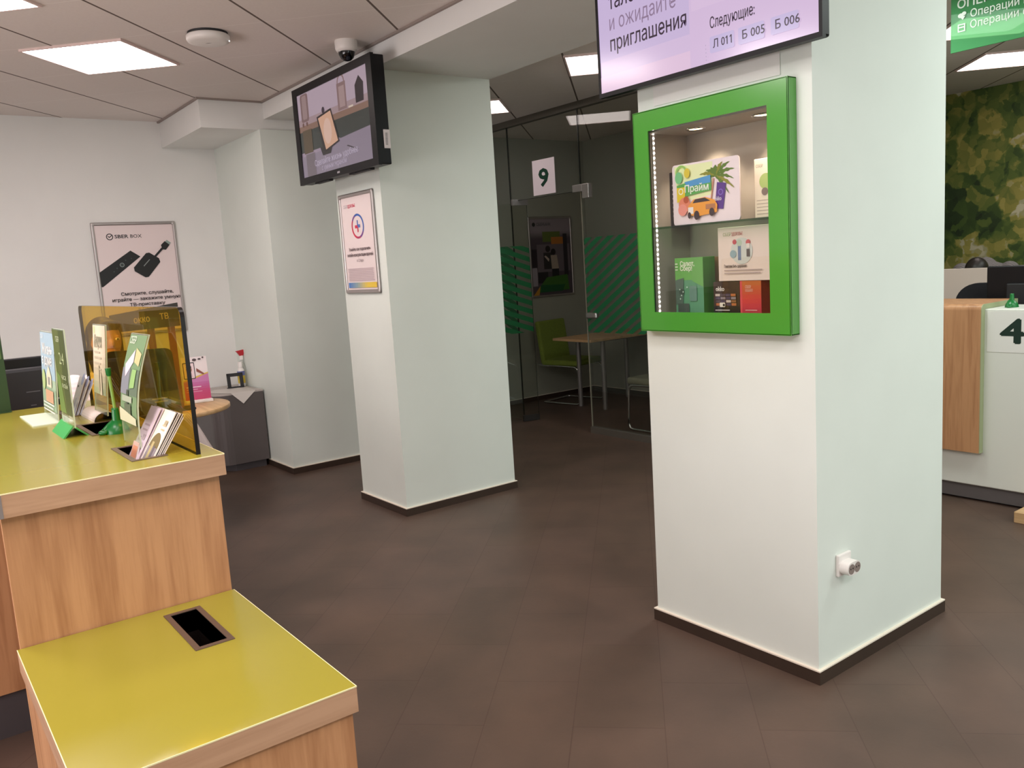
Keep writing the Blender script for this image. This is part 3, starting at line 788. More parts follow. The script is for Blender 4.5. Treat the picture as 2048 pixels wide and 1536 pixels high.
for a, b in [((iy0 - .012, iz0 - .012), (iy1 + .012, iz0 - .004)), ((iy0 - .012, iz1 + .004), (iy1 + .012, iz1 + .012)), ((iy0 - .012, iz0 - .012), (iy0 - .004, iz1 + .012)), ((iy1 + .004, iz0 - .012), (iy1 + .012, iz1 + .012))]:
    mb.box((FX + .005, a[0], a[1]), (FX + .016, b[0], b[1]), BLACKM)
part(t, 'gasket', mb)
part(t, 'door_glass', MB().box((FX + .006, iy0 - .004, iz0 - .004), (FX + .010, iy1 + .004, iz1 + .004), CLEAR))
part(t, 'shelf', MB().box((2.472, NY0 + .004, 1.622), (NX - .004, NY1 - .004, 1.630), SHELFG))
mb = MB(); mb.box((2.494, NY1 - .007, 1.29), (2.506, NY1 - .004, 1.985), WHITEP)
for i in range(38):
    mb.ball((2.500, NY1 - .008, 1.302 + i * .0186), (.0046, .003, .0046), glow('#fff2ee', 7), 8)
part(t, 'led_strip', mb)
for y in (2.195, 1.896):
    mb = MB().lathe((2.575, y, NZ1 - .010), [(.0, .002), (.026, .002)], glow('#ffd9a8', 12), 20)
    mb.lathe((2.575, y, NZ1 - .012), [(.026, .003), (.036, 0), (.038, .006)], CHROME, 24)
    part(t, 'spotlight', mb)
for y in (2.195, 1.896):
    l = bpy.data.lights.new('showcase_spot', 'SPOT'); l.energy = 5.5; l.spot_size = R(95); l.spot_blend = .6; l.color = (1, .8, .6); l.shadow_soft_size = .02
    o = bpy.data.objects.new('showcase_spot', l); C.objects.link(o); o.location = (2.575, y, NZ1 - .02); o.rotation_euler = (0, R(-14), 0)

def carton(name, label, loc, a, b, cols, art=None, group=None):
    """a printed box: front faces -x"""
    mb = MB(); mb.box(a, b, ink(cols, .4), .0015, 1)
    if art:
        p = Print(mb, (a[0], b[1], a[2]), (0, -1, 0), (0, 0, 1), .0003)
        art(p, b[1] - a[1], b[2] - a[2])
    return single(name, label, 'box', loc, mb, group)
# prize card on the glass shelf
def card_art(p, w, h):
    p.rrect(.0, .0, w, h, .013, '#f6e4ec')
    p.poly([(.01, h * .97), (w * .62, h * .97), (w * .6, h * .45), (w * .25, h * .40), (.02, h * .6)], '#eef3c0')
    for a, l, wd in [(8, .085, .016), (28, .10, .018), (48, .10, .018), (66, .085, .018), (88, .07, .02), (108, .065, .02), (128, .07, .018), (150, .085, .016), (172, .08, .014), (-14, .09, .016), (-32, .075, .014)]:
        cx, cy = w * .66, h * .73; dx, dy = math.cos(R(a)), math.sin(R(a)); q = []
        for k in range(9):
            f = k / 8; off = wd * .5 * math.sin(math.pi * min(1, f * .95 + .05)) * (1 if k % 2 else .55)
            q.append((cx + dx * l * f - dy * off, cy + dy * l * f + dx * off - .03 * f * f))
        for k in range(8, -1, -1):
            f = k / 8; off = wd * .5 * math.sin(math.pi * min(1, f * .95 + .05)) * (1 if k % 2 else .55)
            q.append((cx + dx * l * f + dy * off, cy + dy * l * f - dx * off - .03 * f * f))
        p.poly([(min(x, w * .985), min(y, h * .985)) for x, y in q], ['#5d7a22', '#6f8c2a', '#8c8b24', '#4f6b1f'][int(a) % 4])
    p.poly([(w * .625, h * .7), (w * .65, h * .7), (w * .60, h * .32), (w * .585, h * .32)], '#c58a72')
    p.poly([(w * .69, h * .63), (w * .82, h * .60), (w * .77, h * .20), (w * .65, h * .22)], '#5a2f8f'); p.ring(w * .74, h * .47, .011, .003, '#8c6fd0')
    p.text(w * .66, h * .34, 'okko', .022, '#efe4f5', 'l', .01, width=w * .09)
    p.poly([(w * .08, h * .66), (w * .60, h * .76), (w * .61, h * .52), (w * .08, h * .45)], '#5bab53')
    p.poly([(w * .20, h * .70), (w * .60, h * .76), (w * .60, h * .64), (w * .25, h * .62)], '#4f9ad8'); p.poly([(w * .08, h * .62), (w * .22, h * .62), (w * .20, h * .40), (w * .08, h * .38)], '#e8c92e')
    p.ring(w * .145, h * .555, .012, .004, '#f2f4e0'); p.text(w * .21, h * .53, 'Прайм', .037, '#f6f6f0', 'l', .012, width=w * .36)
    p.ring(w * .16, h * .86, .028, .008, '#9ccb6a', 10, 190); p.disc(w * .25, h * .84, .014, '#e0c83c', .018); p.disc(w * .12, h * .78, .018, '#7cc78c', .022)
    p.disc(w * .20, h * .33, .028, '#e8866a'); p.disc(w * .17, h * .25, .022, '#f0968a'); p.disc(w * .23, h * .41, .013, '#b8522f')
    p.poly([(w * .25, h * .16), (w * .26, h * .30), (w * .34, h * .40), (w * .52, h * .42), (w * .66, h * .36), (w * .70, h * .28), (w * .69, h * .16), (w * .4, h * .12)], '#f2a03c')
    p.poly([(w * .33, h * .34), (w * .37, h * .40), (w * .52, h * .41), (w * .60, h * .35)], '#3a2a33'); p.rect(w * .26, h * .17, w * .34, h * .28, '#f3e9ea')
    p.rect(w * .53, h * .22, w * .67, h * .30, '#b97a55'); p.disc(w * .39, h * .14, .013, '#3b2630', .017); p.disc(w * .62, h * .17, .012, '#3b2630', .015); p.disc(w * .28, h * .15, .008, '#3b2630', .012)
mb = MB()
q = []
a0, a1, c0, c1, r = 1.955, 2.270, 1.630, 1.858, .013
for cy, cz, an in ((a1 - r, c0 + r, -90), (a1 - r, c1 - r, 0), (a0 + r, c1 - r, 90), (a0 + r, c0 + r, 180)):
    for i in range(6): w_ = R(an + 18 * i); q.append((2.52, cy + r * math.cos(w_), cz + r * math.sin(w_)))
mb.extrude(q, (.005, 0, 0), ink('#f6e4ec'))
p = Print(mb, (2.52, a1, c0), (0, -1, 0), (0, 0, 1)); card_art(p, a1 - a0, c1 - c0)
mb.box((2.525, 2.09, 1.63), (2.56, 2.13, 1.70), WHITEP)
single('promo_card', 'glossy white card with palm tree and orange taxi on the showcase shelf', 'promotional card', (2.52, 2.11, 1.63), mb)
carton('dark_carton', 'dark narrow carton on the showcase shelf half behind the palm card', (2.60, 2.33, 1.63), (2.585, 2.315, 1.63), (2.68, 2.345, 1.842), '#2d262c',
       lambda p, w, h: [p.disc(w * .55, h * (.2 + .08 * i), .003, '#b9b0b5') for i in range(8)])
def art_r(p, w, h):
    p.text(.008, h - .03, 'СБЕР', .014, '#8a8378', 'l', 0, width=.03); p.disc(.05, h * .62, .028, '#a9bd72'); p.disc(.045, h * .45, .014, '#7d6b66'); p.lines(.01, w - .01, h * .3, 5, .012, .003, '#b5a79c')
carton('white_carton', 'cream carton with a green picture at the right end of the showcase shelf', (2.60, 1.90, 1.63), (2.60, 1.80, 1.63), (2.66, 1.952, 1.842), '#e9dccb', art_r)
def art_g(p, w, h):
    p.rect(0, 0, w, h * .62, '#5f9a78'); p.rect(0, h * .62, w, h, '#6db357'); p.poly([(w * .45, h), (w, h), (w, h * .5), (w * .62, h * .6)], '#6fae5d')
    p.text(w * .20, h * .86, 'Салют,', .026, '#eef5df', 'l', .02, width=w * .5); p.text(w * .20, h * .78, 'Сбер!', .026, '#eef5df', 'l', .02, width=w * .42)
    for i in range(3): p.rect(w * .02, h * (.79 + .05 * i), w * .12, h * (.81 + .05 * i), '#e4eed8')
    p.poly([(w * .02, h * .62), (w * .32, h * .66), (w * .28, h * .20), (w * .02, h * .2)], '#566c62'); p.rrect(w * .52, h * .26, w * .78, h * .52, .006, '#6b8f84')
    p.disc(w * .24, h * .42, .013, '#46574f'); p.rect(w * .1, .0, w * .5, h * .22, '#4a5852')
    for q in [(.18, .46), (.3, .42), (.24, .36), (.45, .5), (.2, .3)]: p.disc(w * q[0], h * q[1], .003, '#cfe3da')
carton('smart_speaker_carton', 'tall green carton with white title standing in the showcase bottom left', (2.53, 2.21, 1.28), (2.53, 2.142, 1.28), (2.60, 2.282, 1.506), '#4f8a3c', art_g)
carton('brown_carton', 'plain brown carton behind the green one in the showcase', (2.64, 2.2, 1.28), (2.635, 2.155, 1.28), (2.69, 2.26, 1.503), '#9a7248',
       lambda p, w, h: p.rect(w * .1, .0, w * .35, h, '#8a5f33'))
def art_h(p, w, h):
    p.text(.025, h - .032, 'СБЕР', .017, '#a5b07c', 'l', .004, width=.036); p.text(.064, h - .032, 'ЗДОРОВЬЕ', .017, '#d0827a', 'l', .004, width=.05)
    p.disc(w * .47, h * .55, .048, '#cfd0cb'); p.rect(w * .40, h * .38, w * .46, h * .66, '#6f7f9e'); p.disc(w * .43, h * .70, .012, '#b9c7b4'); p.disc(w * .34, h * .72, .009, '#c2505a')
    p.disc(w * .60, h * .70, .010, '#c85a5e'); p.rect(w * .57, h * .60, w * .63, h * .68, '#e6dbd4'); p.rect(w * .57, h * .44, w * .63, h * .58, '#5a4f4d'); p.disc(w * .31, h * .50, .014, '#93a9b0')
    p.text(.03, h * .25, 'Помогаем быть здоровыми', .016, '#6b5a5a', 'l', .008, width=.10); p.lines(.03, w * .86, h * .19, 2, .011, .004, '#b7a29f')
carton('health_carton', 'white carton with two small figures lying across the dark and red boxes', (2.53, 1.96, 1.412), (2.53, 1.838, 1.412), (2.59, 2.068, 1.608), '#ead6cd', art_h)
def art_o(p, w, h):
    p.rect(0, 0, w, h, '#3a241c'); p.rect(0, 0, w, h * .3, '#150f12'); p.text(w * .10, h * .74, 'okko', .024, '#efe6e2', 'l', .014, width=w * .32)
    rnd = random.Random(3)
    for r_ in range(4):
        for c_ in range(4): p.rect(w * (.1 + .2 * c_), h * (.32 + .09 * r_), w * (.28 + .2 * c_), h * (.39 + .09 * r_), rnd.choice(['#8d7f86', '#b56a3c', '#54444c', '#c9b7b0', '#4c3f58', '#8a5a38']))
    p.rrect(w * .27, h * .28, w * .48, h * .41, .004, '#e6dccf'); p.disc(w * .43, h * .34, .005, '#1a1416'); p.lines(w * .1, w * .68, h * .18, 3, .011, .0035, '#d8d0d0', .4)
carton('black_carton', 'dark carton printed with small film stills in the showcase bottom', (2.53, 2.03, 1.28), (2.53, 1.974, 1.28), (2.60, 2.094, 1.410), '#241713', art_o)
def art_red(p, w, h):
    p.grad(0, 0, w, h, ['#b92a4c', '#d33b38', '#c06a2c'], 8, True); p.rect(0, 0, w * .1, h, '#d84a55'); p.text(w * .25, h * .80, 'СБЕР', .014, '#f0c9b8', 'l', .0, width=w * .28)
    p.text(w * .25, h * .70, 'МОБАЙЛ', .014, '#f0c9b8', 'l', 0, width=w * .36); p.lines(w * .25, w * .85, h * .18, 3, .011, .003, '#eab3ac', .4)
carton('red_carton', 'red and orange carton beside the dark one in the showcase bottom', (2.53, 1.93, 1.28), (2.53, 1.880, 1.28), (2.59, 1.972, 1.411), '#b4322f', art_red)

# wall socket
t = thing('wall_socket', 'white double socket low on the near pillar', 'socket', (2.615, 1.625, .40))
part(t, 'plate', MB().box((2.575, 1.612, .362), (2.655, 1.625, .442), WHITEP, .004))
mb = MB(); q = []
for cx, a0_ in ((2.632, -90), (2.60, 90)):
    for i in range(11): w_ = R(a0_ + 18 * i); q.append((cx + .024 * math.cos(w_), 1.578, .395 + .024 * math.sin(w_)))
mb.extrude(q, (0, .036, 0), WHITEP, smooth=True); part(t, 'socket_body', mb)
SOCK = mat('socket recess', '#8a7c76', .5)
for x in (2.600, 2.636):
    mb = MB().cyl((x, 1.5775, .395), (x, 1.577, .395), .0185, SOCK); mb.cyl((x - .007, 1.577, .397), (x - .007, 1.5765, .397), .003, BLACKM, n=10); mb.cyl((x + .007, 1.577, .397), (x + .007, 1.5765, .397), .003, BLACKM, n=10)
    part(t, 'outlet', mb)

# ------------------------------------------------------------------ reception counter (left foreground)
def slot(parent, x0, y0, x1, y1, z, depth=.13, f=.013):
    mb = MB()
    for a, b in [((x0, y0), (x1, y0 + f)), ((x0, y1 - f), (x1, y1)), ((x0, y0 + f), (x0 + f, y1 - f)), ((x1 - f, y0 + f), (x1, y1 - f))]:
        mb.box((a[0], a[1], z - .001), (b[0], b[1], z + .002), BRONZE)
    s = part(parent, 'brochure_slot', mb, 'brown metal rimmed slot')
    b = MB(); i0, j0, i1, j1 = x0 + f, y0 + f, x1 - f, y1 - f; t_ = .002
    b.box((i0, j0, z - depth), (i1, j1, z - depth + t_), SLOTIN)
    b.box((i0 - t_, j0, z - depth), (i0, j1, z), SLOTIN); b.box((i1, j0, z - depth), (i1 + t_, j1, z), SLOTIN)
    b.box((i0, j0 - t_, z - depth), (i1, j0, z), SLOTIN); b.box((i0, j1, z - depth), (i1, j1 + t_, z), SLOTIN)
    part(s, 'slot_lining', b)
def top_with_holes(x0, y0, x1, y1, z0, z1, holes, m, mside_x, mside_y):
    """a slab with rectangular openings, split into strips along y"""
    mb = MB(); ys = sorted({y0, y1} | {h[1] for h in holes} | {h[3] for h in holes})
    for a, b in zip(ys, ys[1:]):
        xs = [x0]
        for h in sorted(holes):
            if h[1] <= a + 1e-6 and h[3] >= b - 1e-6: xs += [h[0], h[2]]
        xs.append(x1)
        for c, d in zip(xs[0::2], xs[1::2]): mb.box((c, a, z1 - .002), (d, b, z1), m); mb.box((c, a, z0), (d, b, z1 - .002), mside_x)
    mb.box((x0 - .001, y0 - .001, z0), (x1 + .001, y0, z1 - .0022), mside_x); mb.box((x0 - .001, y1, z0), (x1 + .001, y1 + .001, z1 - .0022), mside_x)
    mb.box((x0 - .001, y0, z0), (x0, y1, z1 - .0022), mside_y); mb.box((x1, y0, z0), (x1 + .001, y1, z1 - .0022), mside_y)
    pale = mat('laminate edge highlight', '#e9dfae', .4)  # laminate edge paled to paint in the highlight along the rim
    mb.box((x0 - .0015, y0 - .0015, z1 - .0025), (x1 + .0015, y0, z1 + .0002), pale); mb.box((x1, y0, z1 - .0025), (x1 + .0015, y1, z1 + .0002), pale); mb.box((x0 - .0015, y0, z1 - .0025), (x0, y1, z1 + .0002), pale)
    return mb
t = thing('reception_counter', 'high wood counter with yellow green top, left foreground', 'counter', (.4, 2.9, 0))
H1 = 1.10
S1 = (.460, 2.218, .547, 2.452); S2 = (.466, 2.725, .576, 2.98); S3 = (.475, 3.215, .562, 3.42)
def inset(s, f=.013): return (s[0] + f, s[1] + f, s[2] - f, s[3] - f)
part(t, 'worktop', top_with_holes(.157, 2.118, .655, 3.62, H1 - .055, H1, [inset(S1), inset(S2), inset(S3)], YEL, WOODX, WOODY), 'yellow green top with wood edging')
mb = MB(); mb.box((.150, 2.1155, H1 - .055), (.166, 2.135, H1 - .003), mat('grey edge strip', '#7c7370', .5)); part(t, 'corner_strip', mb, 'grey corner strip')
part(t, 'front_panel', MB().box((.162, 2.146, .0), (.645, 2.17, H1 - .055), WOODZ))
part(t, 'side_panel', MB().box((.625, 2.17, .0), (.645, 3.58, H1 - .055), WOODZ))
mb = MB(); mb.box((-.75, 3.30, .16), (.625, 3.58, H1 - .055), WOODZ); part(t, 'rear_cabinet', mb)
part(t, 'plinth', MB().box((-.75, 3.31, 0), (.62, 3.58, .16), GREYD), 'dark grey plinth')
slot(t, *S1, H1); slot(t, *S2, H1); slot(t, *S3, H1)

t = thing('low_counter', 'low wood counter with yellow green top and one empty slot, in the foreground', 'counter', (.4, 1.8, 0))
H2 = .735; S4 = (.459, 1.834, .546, 2.091)
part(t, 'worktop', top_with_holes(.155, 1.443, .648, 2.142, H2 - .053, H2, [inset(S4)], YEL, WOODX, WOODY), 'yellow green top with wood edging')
part(t, 'front_panel', MB().box((.175, 1.452, 0), (.640, 1.472, H2 - .053), WOODZ))
part(t, 'side_panel', MB().box((.620, 1.472, 0), (.640, 2.14, H2 - .053), WOODZ))
part(t, 'side_panel', MB().box((.162, 1.472, 0), (.182, 2.14, H2 - .053), WOODZ))
slot(t, *S4, H2, .16)

# amber screen on the counter
def rounded_yz(y0, y1, z0, z1, r, x):
    q = [(x, y0, z0)]
    q.append((x, y1, z0))
    for i in range(7): w_ = R(15 * i); q.append((x, y1 - r + r * math.cos(w_), z1 - r + r * math.sin(w_)))
    for i in range(7): w_ = R(90 + 15 * i); q.append((x, y0 + r + r * math.cos(w_), z1 - r + r * math.sin(w_)))
    return q
mb = MB(); mb.extrude(rounded_yz(2.160, 3.45, H1, 1.473, .025, .600), (.011, 0, 0), AMBER, AMBEDGE)
single('amber_screen', 'large upright amber acrylic screen on the high counter', 'screen panel', (.605, 2.8, H1), mb)

# upright acrylic leaflet stands --------------------------------------------------
def sheet_stand(name, label, y0, y1, xb, xt, ztop, art, base, printz, bow=0., x_off=0., edge='#b8c2a8'):
    t = thing(name, label, 'leaflet stand', (xb, (y0 + y1) / 2, H1), 'acrylic leaflet stands on the counter')
    n = 8; th = .004
    z0 = base[1]
    def X(f): return xb + (xt - xb) * f + bow * math.sin(math.pi * f)
    mb = MB()
    for i in range(n):
        f0, f1 = i / n, (i + 1) / n; za, zb = z0 + (ztop - z0) * f0, z0 + (ztop - z0) * f1
        for off, flip in ((-th / 2, False), (th / 2, True)):
            q = [(X(f0) + off, y1, za), (X(f0) + off, y0, za), (X(f1) + off, y0, zb), (X(f1) + off, y1, zb)]
            mb.add(q if not flip else q[::-1], [(0, 1, 2, 3)], ACRYL)
        for y in (y0, y1): mb.add([(X(f0) - th / 2, y, za), (X(f0) + th / 2, y, za), (X(f1) + th / 2, y, zb), (X(f1) - th / 2, y, zb)], [(0, 1, 2, 3)], ink(edge))
    mb.add([(X(1) - th / 2, y0, ztop), (X(1) + th / 2, y0, ztop), (X(1) + th / 2, y1, ztop), (X(1) - th / 2, y1, ztop)], [(0, 1, 2, 3)], ink(edge))
    part(t, 'acrylic_sheet', mb)
    if base[2]: part(t, 'base', base[2])
    pm = MB(); W_ = y1 - y0 - .006; Hh = ztop - printz - .003
    # artwork bent along the bowed sheet
    class Bent(Print):
        def P(s, x, y):
            z = printz + y; f = max(0, min(1, (z - z0) / (ztop - z0)))
            return Vector((X(f) - th / 2 - .0006 - s.k * s.step, y1 - .003 - x, z))
        def poly(s, pts, c):            # cut long shapes so that they follow the bend
            k = 6; ys = [q[1] for q in pts]; lo, hi = min(ys), max(ys)
            if hi - lo < .03 or len(pts) != 4: return Print.poly(s, pts, c)
            (a, b, c2, d) = pts
            for i in range(k):
                g = lambda u_, v_, f: (u_[0] + (v_[0] - u_[0]) * f, u_[1] + (v_[1] - u_[1]) * f)
                s.mb.add([s.P(*q) for q in (g(a, d, i / k), g(b, c2, i / k), g(b, c2, (i + 1) / k), g(a, d, (i + 1) / k))], [(0, 1, 2, 3)], s.m(c))
            s.k += 1
    p = Bent(pm, (0, 0, 0), (0, -1, 0), (0, 0, 1), .00025); art(p, W_, Hh)
    part(t, 'leaflet', pm)
    return t
def art_blue(p, w, h):
    p.rect(0, 0, w, h, '#9fb39a'); p.rect(0, h * .4, w, h, '#9fb6c4'); p.rect(0, 0, w, h * .28, '#8fa68a')
    p.text(w * .12, h * .72, 'Жизнь', .05, '#f1eee9', 'l', .012, width=w * .75); p.text(w * .12, h * .58, 'в доме', .05, '#f1eee9', 'l', .012, width=w * .7)
    p.text(w * .08, h * .92, 'СБЕР', .02, '#e0e6e6', 'l', .0, width=w * .2)
    p.poly([(w * .40, h * .30), (w * .75, h * .30), (w * .75, h * .45), (w * .575, h * .58), (w * .40, h * .45)], '#d7cdb4'); p.rect(w * .5, h * .33, w * .65, h * .43, '#8c8a86')
    p.rect(w * .30, h * .10, w * .85, h * .26, '#c29a7c'); p.disc(w * .2, h * .38, .035, '#a9bd84'); p.lines(w * .1, w * .9, h * .07, 3, .012, .005, '#d9d7d0')
bs = MB(); bs.box((.360, 3.09, H1), (.442, 3.40, H1 + .004), mat('frosted acrylic', '#cfd8c4', .4))
sheet_stand('leaflet_stand', 'acrylic stand with a pale blue house leaflet, farthest left on the counter', 3.12, 3.40, .440, .462, 1.397, art_blue, (None, H1 + .004, bs), 1.13)
def art_olive(p, w, h):
    p.rect(0, 0, w, h, '#56602f'); p.rect(w * .55, 0, w, h, '#434d25'); p.poly([(0, 0), (w * .5, 0), (w * .3, h * .45), (0, h * .5)], '#67803f')
    p.text(w * .28, h * .86, 'СБЕР', .022, '#cfd6b4', 'l', .0, width=w * .3); p.text(w * .42, h * .60, '24', .05, '#a9b586', 'l', .0, width=w * .4)
    p.text(w * .45, h * .42, 'часа', .022, '#b3bd93', 'l', .01, width=w * .4); p.text(w * .45, h * .32, 'онлайн', .022, '#b3bd93', 'l', .01, width=w * .5)
def tent(x0, x1, xr, y0, y1, zr, m, inner):
    b = MB(); t_ = .004
    b.extrude([(x0, y0, H1), (xr, y0, zr), (x1, y0, H1), (x1 - t_ * 1.6, y0, H1), (xr, y0, zr - t_ * 1.4), (x0 + t_ * 1.6, y0, H1)], (0, y1 - y0, 0), m)
    return b
GREENB = mat('green card base', '#3f9d52', .5)
sheet_stand('leaflet_stand', 'acrylic stand with an olive green leaflet on a folded green base', 2.715, 2.911, .423, .428, 1.420, art_olive, (None, H1 + .033, tent(.393, .464, .424, 2.755, 2.95, H1 + .035, GREENB, None)), 1.165)
def art_white(p, w, h):
    p.rect(0, 0, w, h, '#dccbb2'); p.grad(0, 0, w, h * .55, ['#8f9a72', '#b9ab8f', '#d8c8ae'], 6, True); p.disc(w * .12, h * .93, .012, '#b9c98f')
    p.text(w * .12, h * .76, 'Дарим', .032, '#a39f86', 'l', .012, width=w * .62); p.text(w * .12, h * .68, 'бонусы', .032, '#a39f86', 'l', .012, width=w * .62)
    p.lines(w * .14, w * .7, h * .60, 4, .018, .005, '#b7ab95'); p.rect(w * .45, h * .05, w * .55, h * .42, '#a59a7e'); p.poly([(w * .6, .0), (w * .75, 0), (w * .7, h * .3), (w * .6, h * .35)], '#c5b79a')
ab = MB(); q0 = []
for i in range(13):
    w_ = math.pi * i / 12; q0.append((.559 - .036 * math.cos(w_), H1 + .030 * math.sin(w_)))
for i in range(12):
    (xa, za), (xb_, zb) = q0[i], q0[i + 1]
    ab.add([(xa, 2.99, za), (xb_, 2.99, zb), (xb_, 3.205, zb), (xa, 3.205, za)], [(0, 1, 2, 3)], mat('white arch base', '#d8c9c4', .4), True)
    ab.add([(xa, 2.99, za - .002), (xa, 3.205, za - .002), (xb_, 3.205, zb - .002), (xb_, 2.99, zb - .002)], [(0, 1, 2, 3)], BLACKM, True)
sheet_stand('leaflet_stand', 'acrylic stand with a cream leaflet on an arched white base, touching the amber screen', 2.90, 3.09, .549, .577, 1.416, art_white, (None, H1 + .028, ab), 1.19)
def art_front(p, w, h):
    p.rect(0, 0, w, h, '#6f8a63'); p.rect(0, h * .32, w, h * .62, '#5d6d5a'); p.rect(0, h * .32, w * .45, h * .62, '#7d7f88')
    p.text(w * .08, h * .90, 'СБЕР', .026, '#d5e0c8', 'l', .012, width=w * .36)
    p.poly([(w * .12, h * .66), (w * .55, h * .84), (w * .58, h * .70), (w * .22, h * .52)], '#d6c4cc'); p.poly([(w * .60, h * .86), (w * .95, h * .80), (w * .92, h * .66), (w * .62, h * .70)], '#bdb584')
    p.poly([(w * .60, h * .62), (w * .85, h * .62), (w * .82, h * .42), (w * .55, h * .40)], '#8bb06c')
    p.rect(w * .40, h * .14, w * .52, h * .38, '#3f4a3a'); p.rect(w * .15, h * .24, w * .75, h * .31, '#9fa793'); p.rect(w * .3, h * .05, w * .7, h * .22, '#56614c')
    p.poly([(0, 0), (w, 0), (w, h * .08), (0, h * .16)], '#c2c0a2')
sheet_stand('leaflet_stand', 'tall bowed acrylic stand nearest the front slot, grey and green leaflet', 2.355, 2.540, .516, .571, 1.402, art_front, (None, H1 + .002, None), 1.165, bow=-.018)
# dark green edge stand at the left border
gm = MB(); gm.box((.10, 3.597, H1), (.357, 3.601, 1.43), mat('dark green leaflet', '#26401f', .4)); gm.box((.10, 3.575, H1), (.357, 3.62, H1 + .003), mat('dark green leaflet', '#26401f', .4))
p = Print(gm, (.10, 3.597, H1), (1, 0, 0), (0, 0, 1)); p.poly([(.0, .05), (.22, .05), (.20, .25), (.0, .28)], '#33552a'); p.poly([(.18, .14), (.25, .2), (.25, .31), (.19, .3)], '#56733f')
single('leaflet_stand', 'dark green leaflet stand cut off by the left border of the photo', 'leaflet stand', (.23, 3.6, H1), gm, 'acrylic leaflet stands on the counter')

# green pen holder
def pen_holder(name, label, x, y, z, stem=True, group=None):
    t = thing(name, label, 'pen holder', (x, y, z), group)
    b = MB().lathe((x, y, z), [(.034, 0), (.034, .004), (.032, .014), (.026, .026), (.016, .034), (.012, .038)], GREENP, 32); part(t, 'base', b)
    s = MB().lathe((x, y, z + .030), [(.0125, 0), (.0115, .012), (.010, .04), (.010, .045), (0, .045)], GREENP, 20); part(t, 'socket', s)
    tl = MB().tube(fillet([(x + .004, y + .012, z + .04), (x - .016, y + .012, z + .028), (x - .038, y + .010, z + .008), (x - .050, y - .002, z + .006), (x - .038, y - .012, z + .006), (x - .026, y - .002, z + .01)], .012), .0065, GREENP); part(t, 'cord_loop', tl)
    if stem:
        a = Vector((x, y, z + .065)); b2 = Vector((x - .004, y + .0, z + .172))
        p_ = MB().tube([a, b2], .0048, mat('pale green pen', '#7fa552', .35)); part(t, 'pen', p_)
        c = MB().tube([b2, b2 + Vector((-.0004, 0, .006)), b2 + Vector((-.0008, 0, .024))], [.005, .0075, .0085], GREENP); part(t, 'pen_cap', c)
    return t
pen_holder('pen_holder', 'green pen upright in a round green holder on the high counter', .535, 2.715, H1)

# leaflets in the slots
def booklet(name, label, base, lean, w, h, th, cols, art, group, yaw=0.):
    """a folded DL leaflet: bottom front-left corner at base, leaning towards +x by lean radians; face towards -x"""
    mb = MB(); mb.M = Matrix.Translation(base) @ Matrix.Rotation(yaw, 4, 'Z') @ Matrix.Rotation(lean, 4, 'Y')
    mb.box((0, -w, 0), (th, 0, h), ink('#e9e0dc'), .0006, 1)
    p = Print(mb, (0, 0, 0), (0, -1, 0), (0, 0, 1), .00025); p.rect(0, 0, w, h, cols); art(p, w, h)
    return single(name, label, 'leaflet', base, mb, group)
def art_pink(p, w, h):
    p.lines(w * .2, w * .8, h * .72, 2, .014, .005, '#b59aa8'); p.rect(w * .2, h * .5, w * .42, h * .56, '#a68f9a'); p.rect(w * .5, h * .52, w * .78, h * .60, '#b8a2ad')
    p.poly([(0, 0), (w, 0), (w, h * .2)], '#d9cfae')
def art_city(p, w, h):
    p.disc(w * .5, h * .48, w * .42, '#7a6a42', h * .20); p.rect(w * .08, 0, w * .92, h * .48, '#8d8287')
    p.rect(w * .3, h * .2, w * .5, h * .55, '#b8a877'); p.rect(w * .55, h * .15, w * .7, h * .5, '#6f6468'); p.rect(w * .1, h * .06, w * .5, h * .2, '#b9b88a'); p.rect(0, 0, w, h * .08, '#e39a6a')
    p.rect(w * .55, h * .80, w * .80, h * .86, '#a99a7c'); p.lines(w * .5, w * .85, h * .78, 2, .012, .004, '#b9ab8c')
for i in range(3):
    booklet('leaflet', ['pink lilac leaflet leaning in the front slot, leftmost of its pile', 'second lilac leaflet tucked behind the pink one in the front slot', 'white leaflet at the back of the lilac pile in the front slot'][i],
            (.476 + .0035 * i, 2.438 - .004 * i, 1.035), R(30 + 1.0 * i), .094, .196, .002, ['#d9c3d2', '#cdb8c8', '#e7dedb'][i], art_pink, 'leaflets in the front slot')
for i in range(5):
    booklet('leaflet', ['cream leaflet with an oval city picture, front of the slot pile', 'dark edged leaflet right behind the oval city picture', 'thin pale leaflet third behind the oval city picture', 'dark leaflet second from the back of the city picture pile', 'last pale leaflet at the back of the city picture pile'][i],
            (.479 + .0042 * i, 2.336 - .001 * i, 1.035), R(32 + .5 * i), .096, .198 - .001 * i, .0026, ['#f0e2d2', '#4a4044', '#d3cbc8', '#3a2f33', '#cfc4c4'][i], art_city if i == 0 else (lambda p, w, h: None), 'leaflets in the front slot')
booklet('leaflet', 'small crumpled pinkish leaflet low at the left end of the front slot', (.478, 2.42, 1.02), R(20), .06, .105, .004, '#c9a89a', lambda p, w, h: [p.rect(w * .1, h * .6, w * .9, h * .9, '#cf8a6a'), p.lines(w * .1, w * .9, h * .5, 4, .012, .005, '#8a6b70')], 'leaflets in the front slot')
def art_lav(p, w, h):
    p.disc(w * .75, h * .96, w * .22, '#b9bde0'); p.rect(w * .2, h * .80, w * .38, h * .83, '#5a5460'); p.poly([(w * .2, 0), (w * .5, 0), (w * .62, h * .6), (w * .4, h * .6)], '#d6d2e2'); p.poly([(w * .62, 0), (w * .8, 0), (w, h * .5), (w * .9, h * .55)], '#c9c4d6'); p.poly([(.0, .1 * h), (w * .12, .1 * h), (w * .3, h * .5), (w * .2, h * .55)], '#e6cfa8')
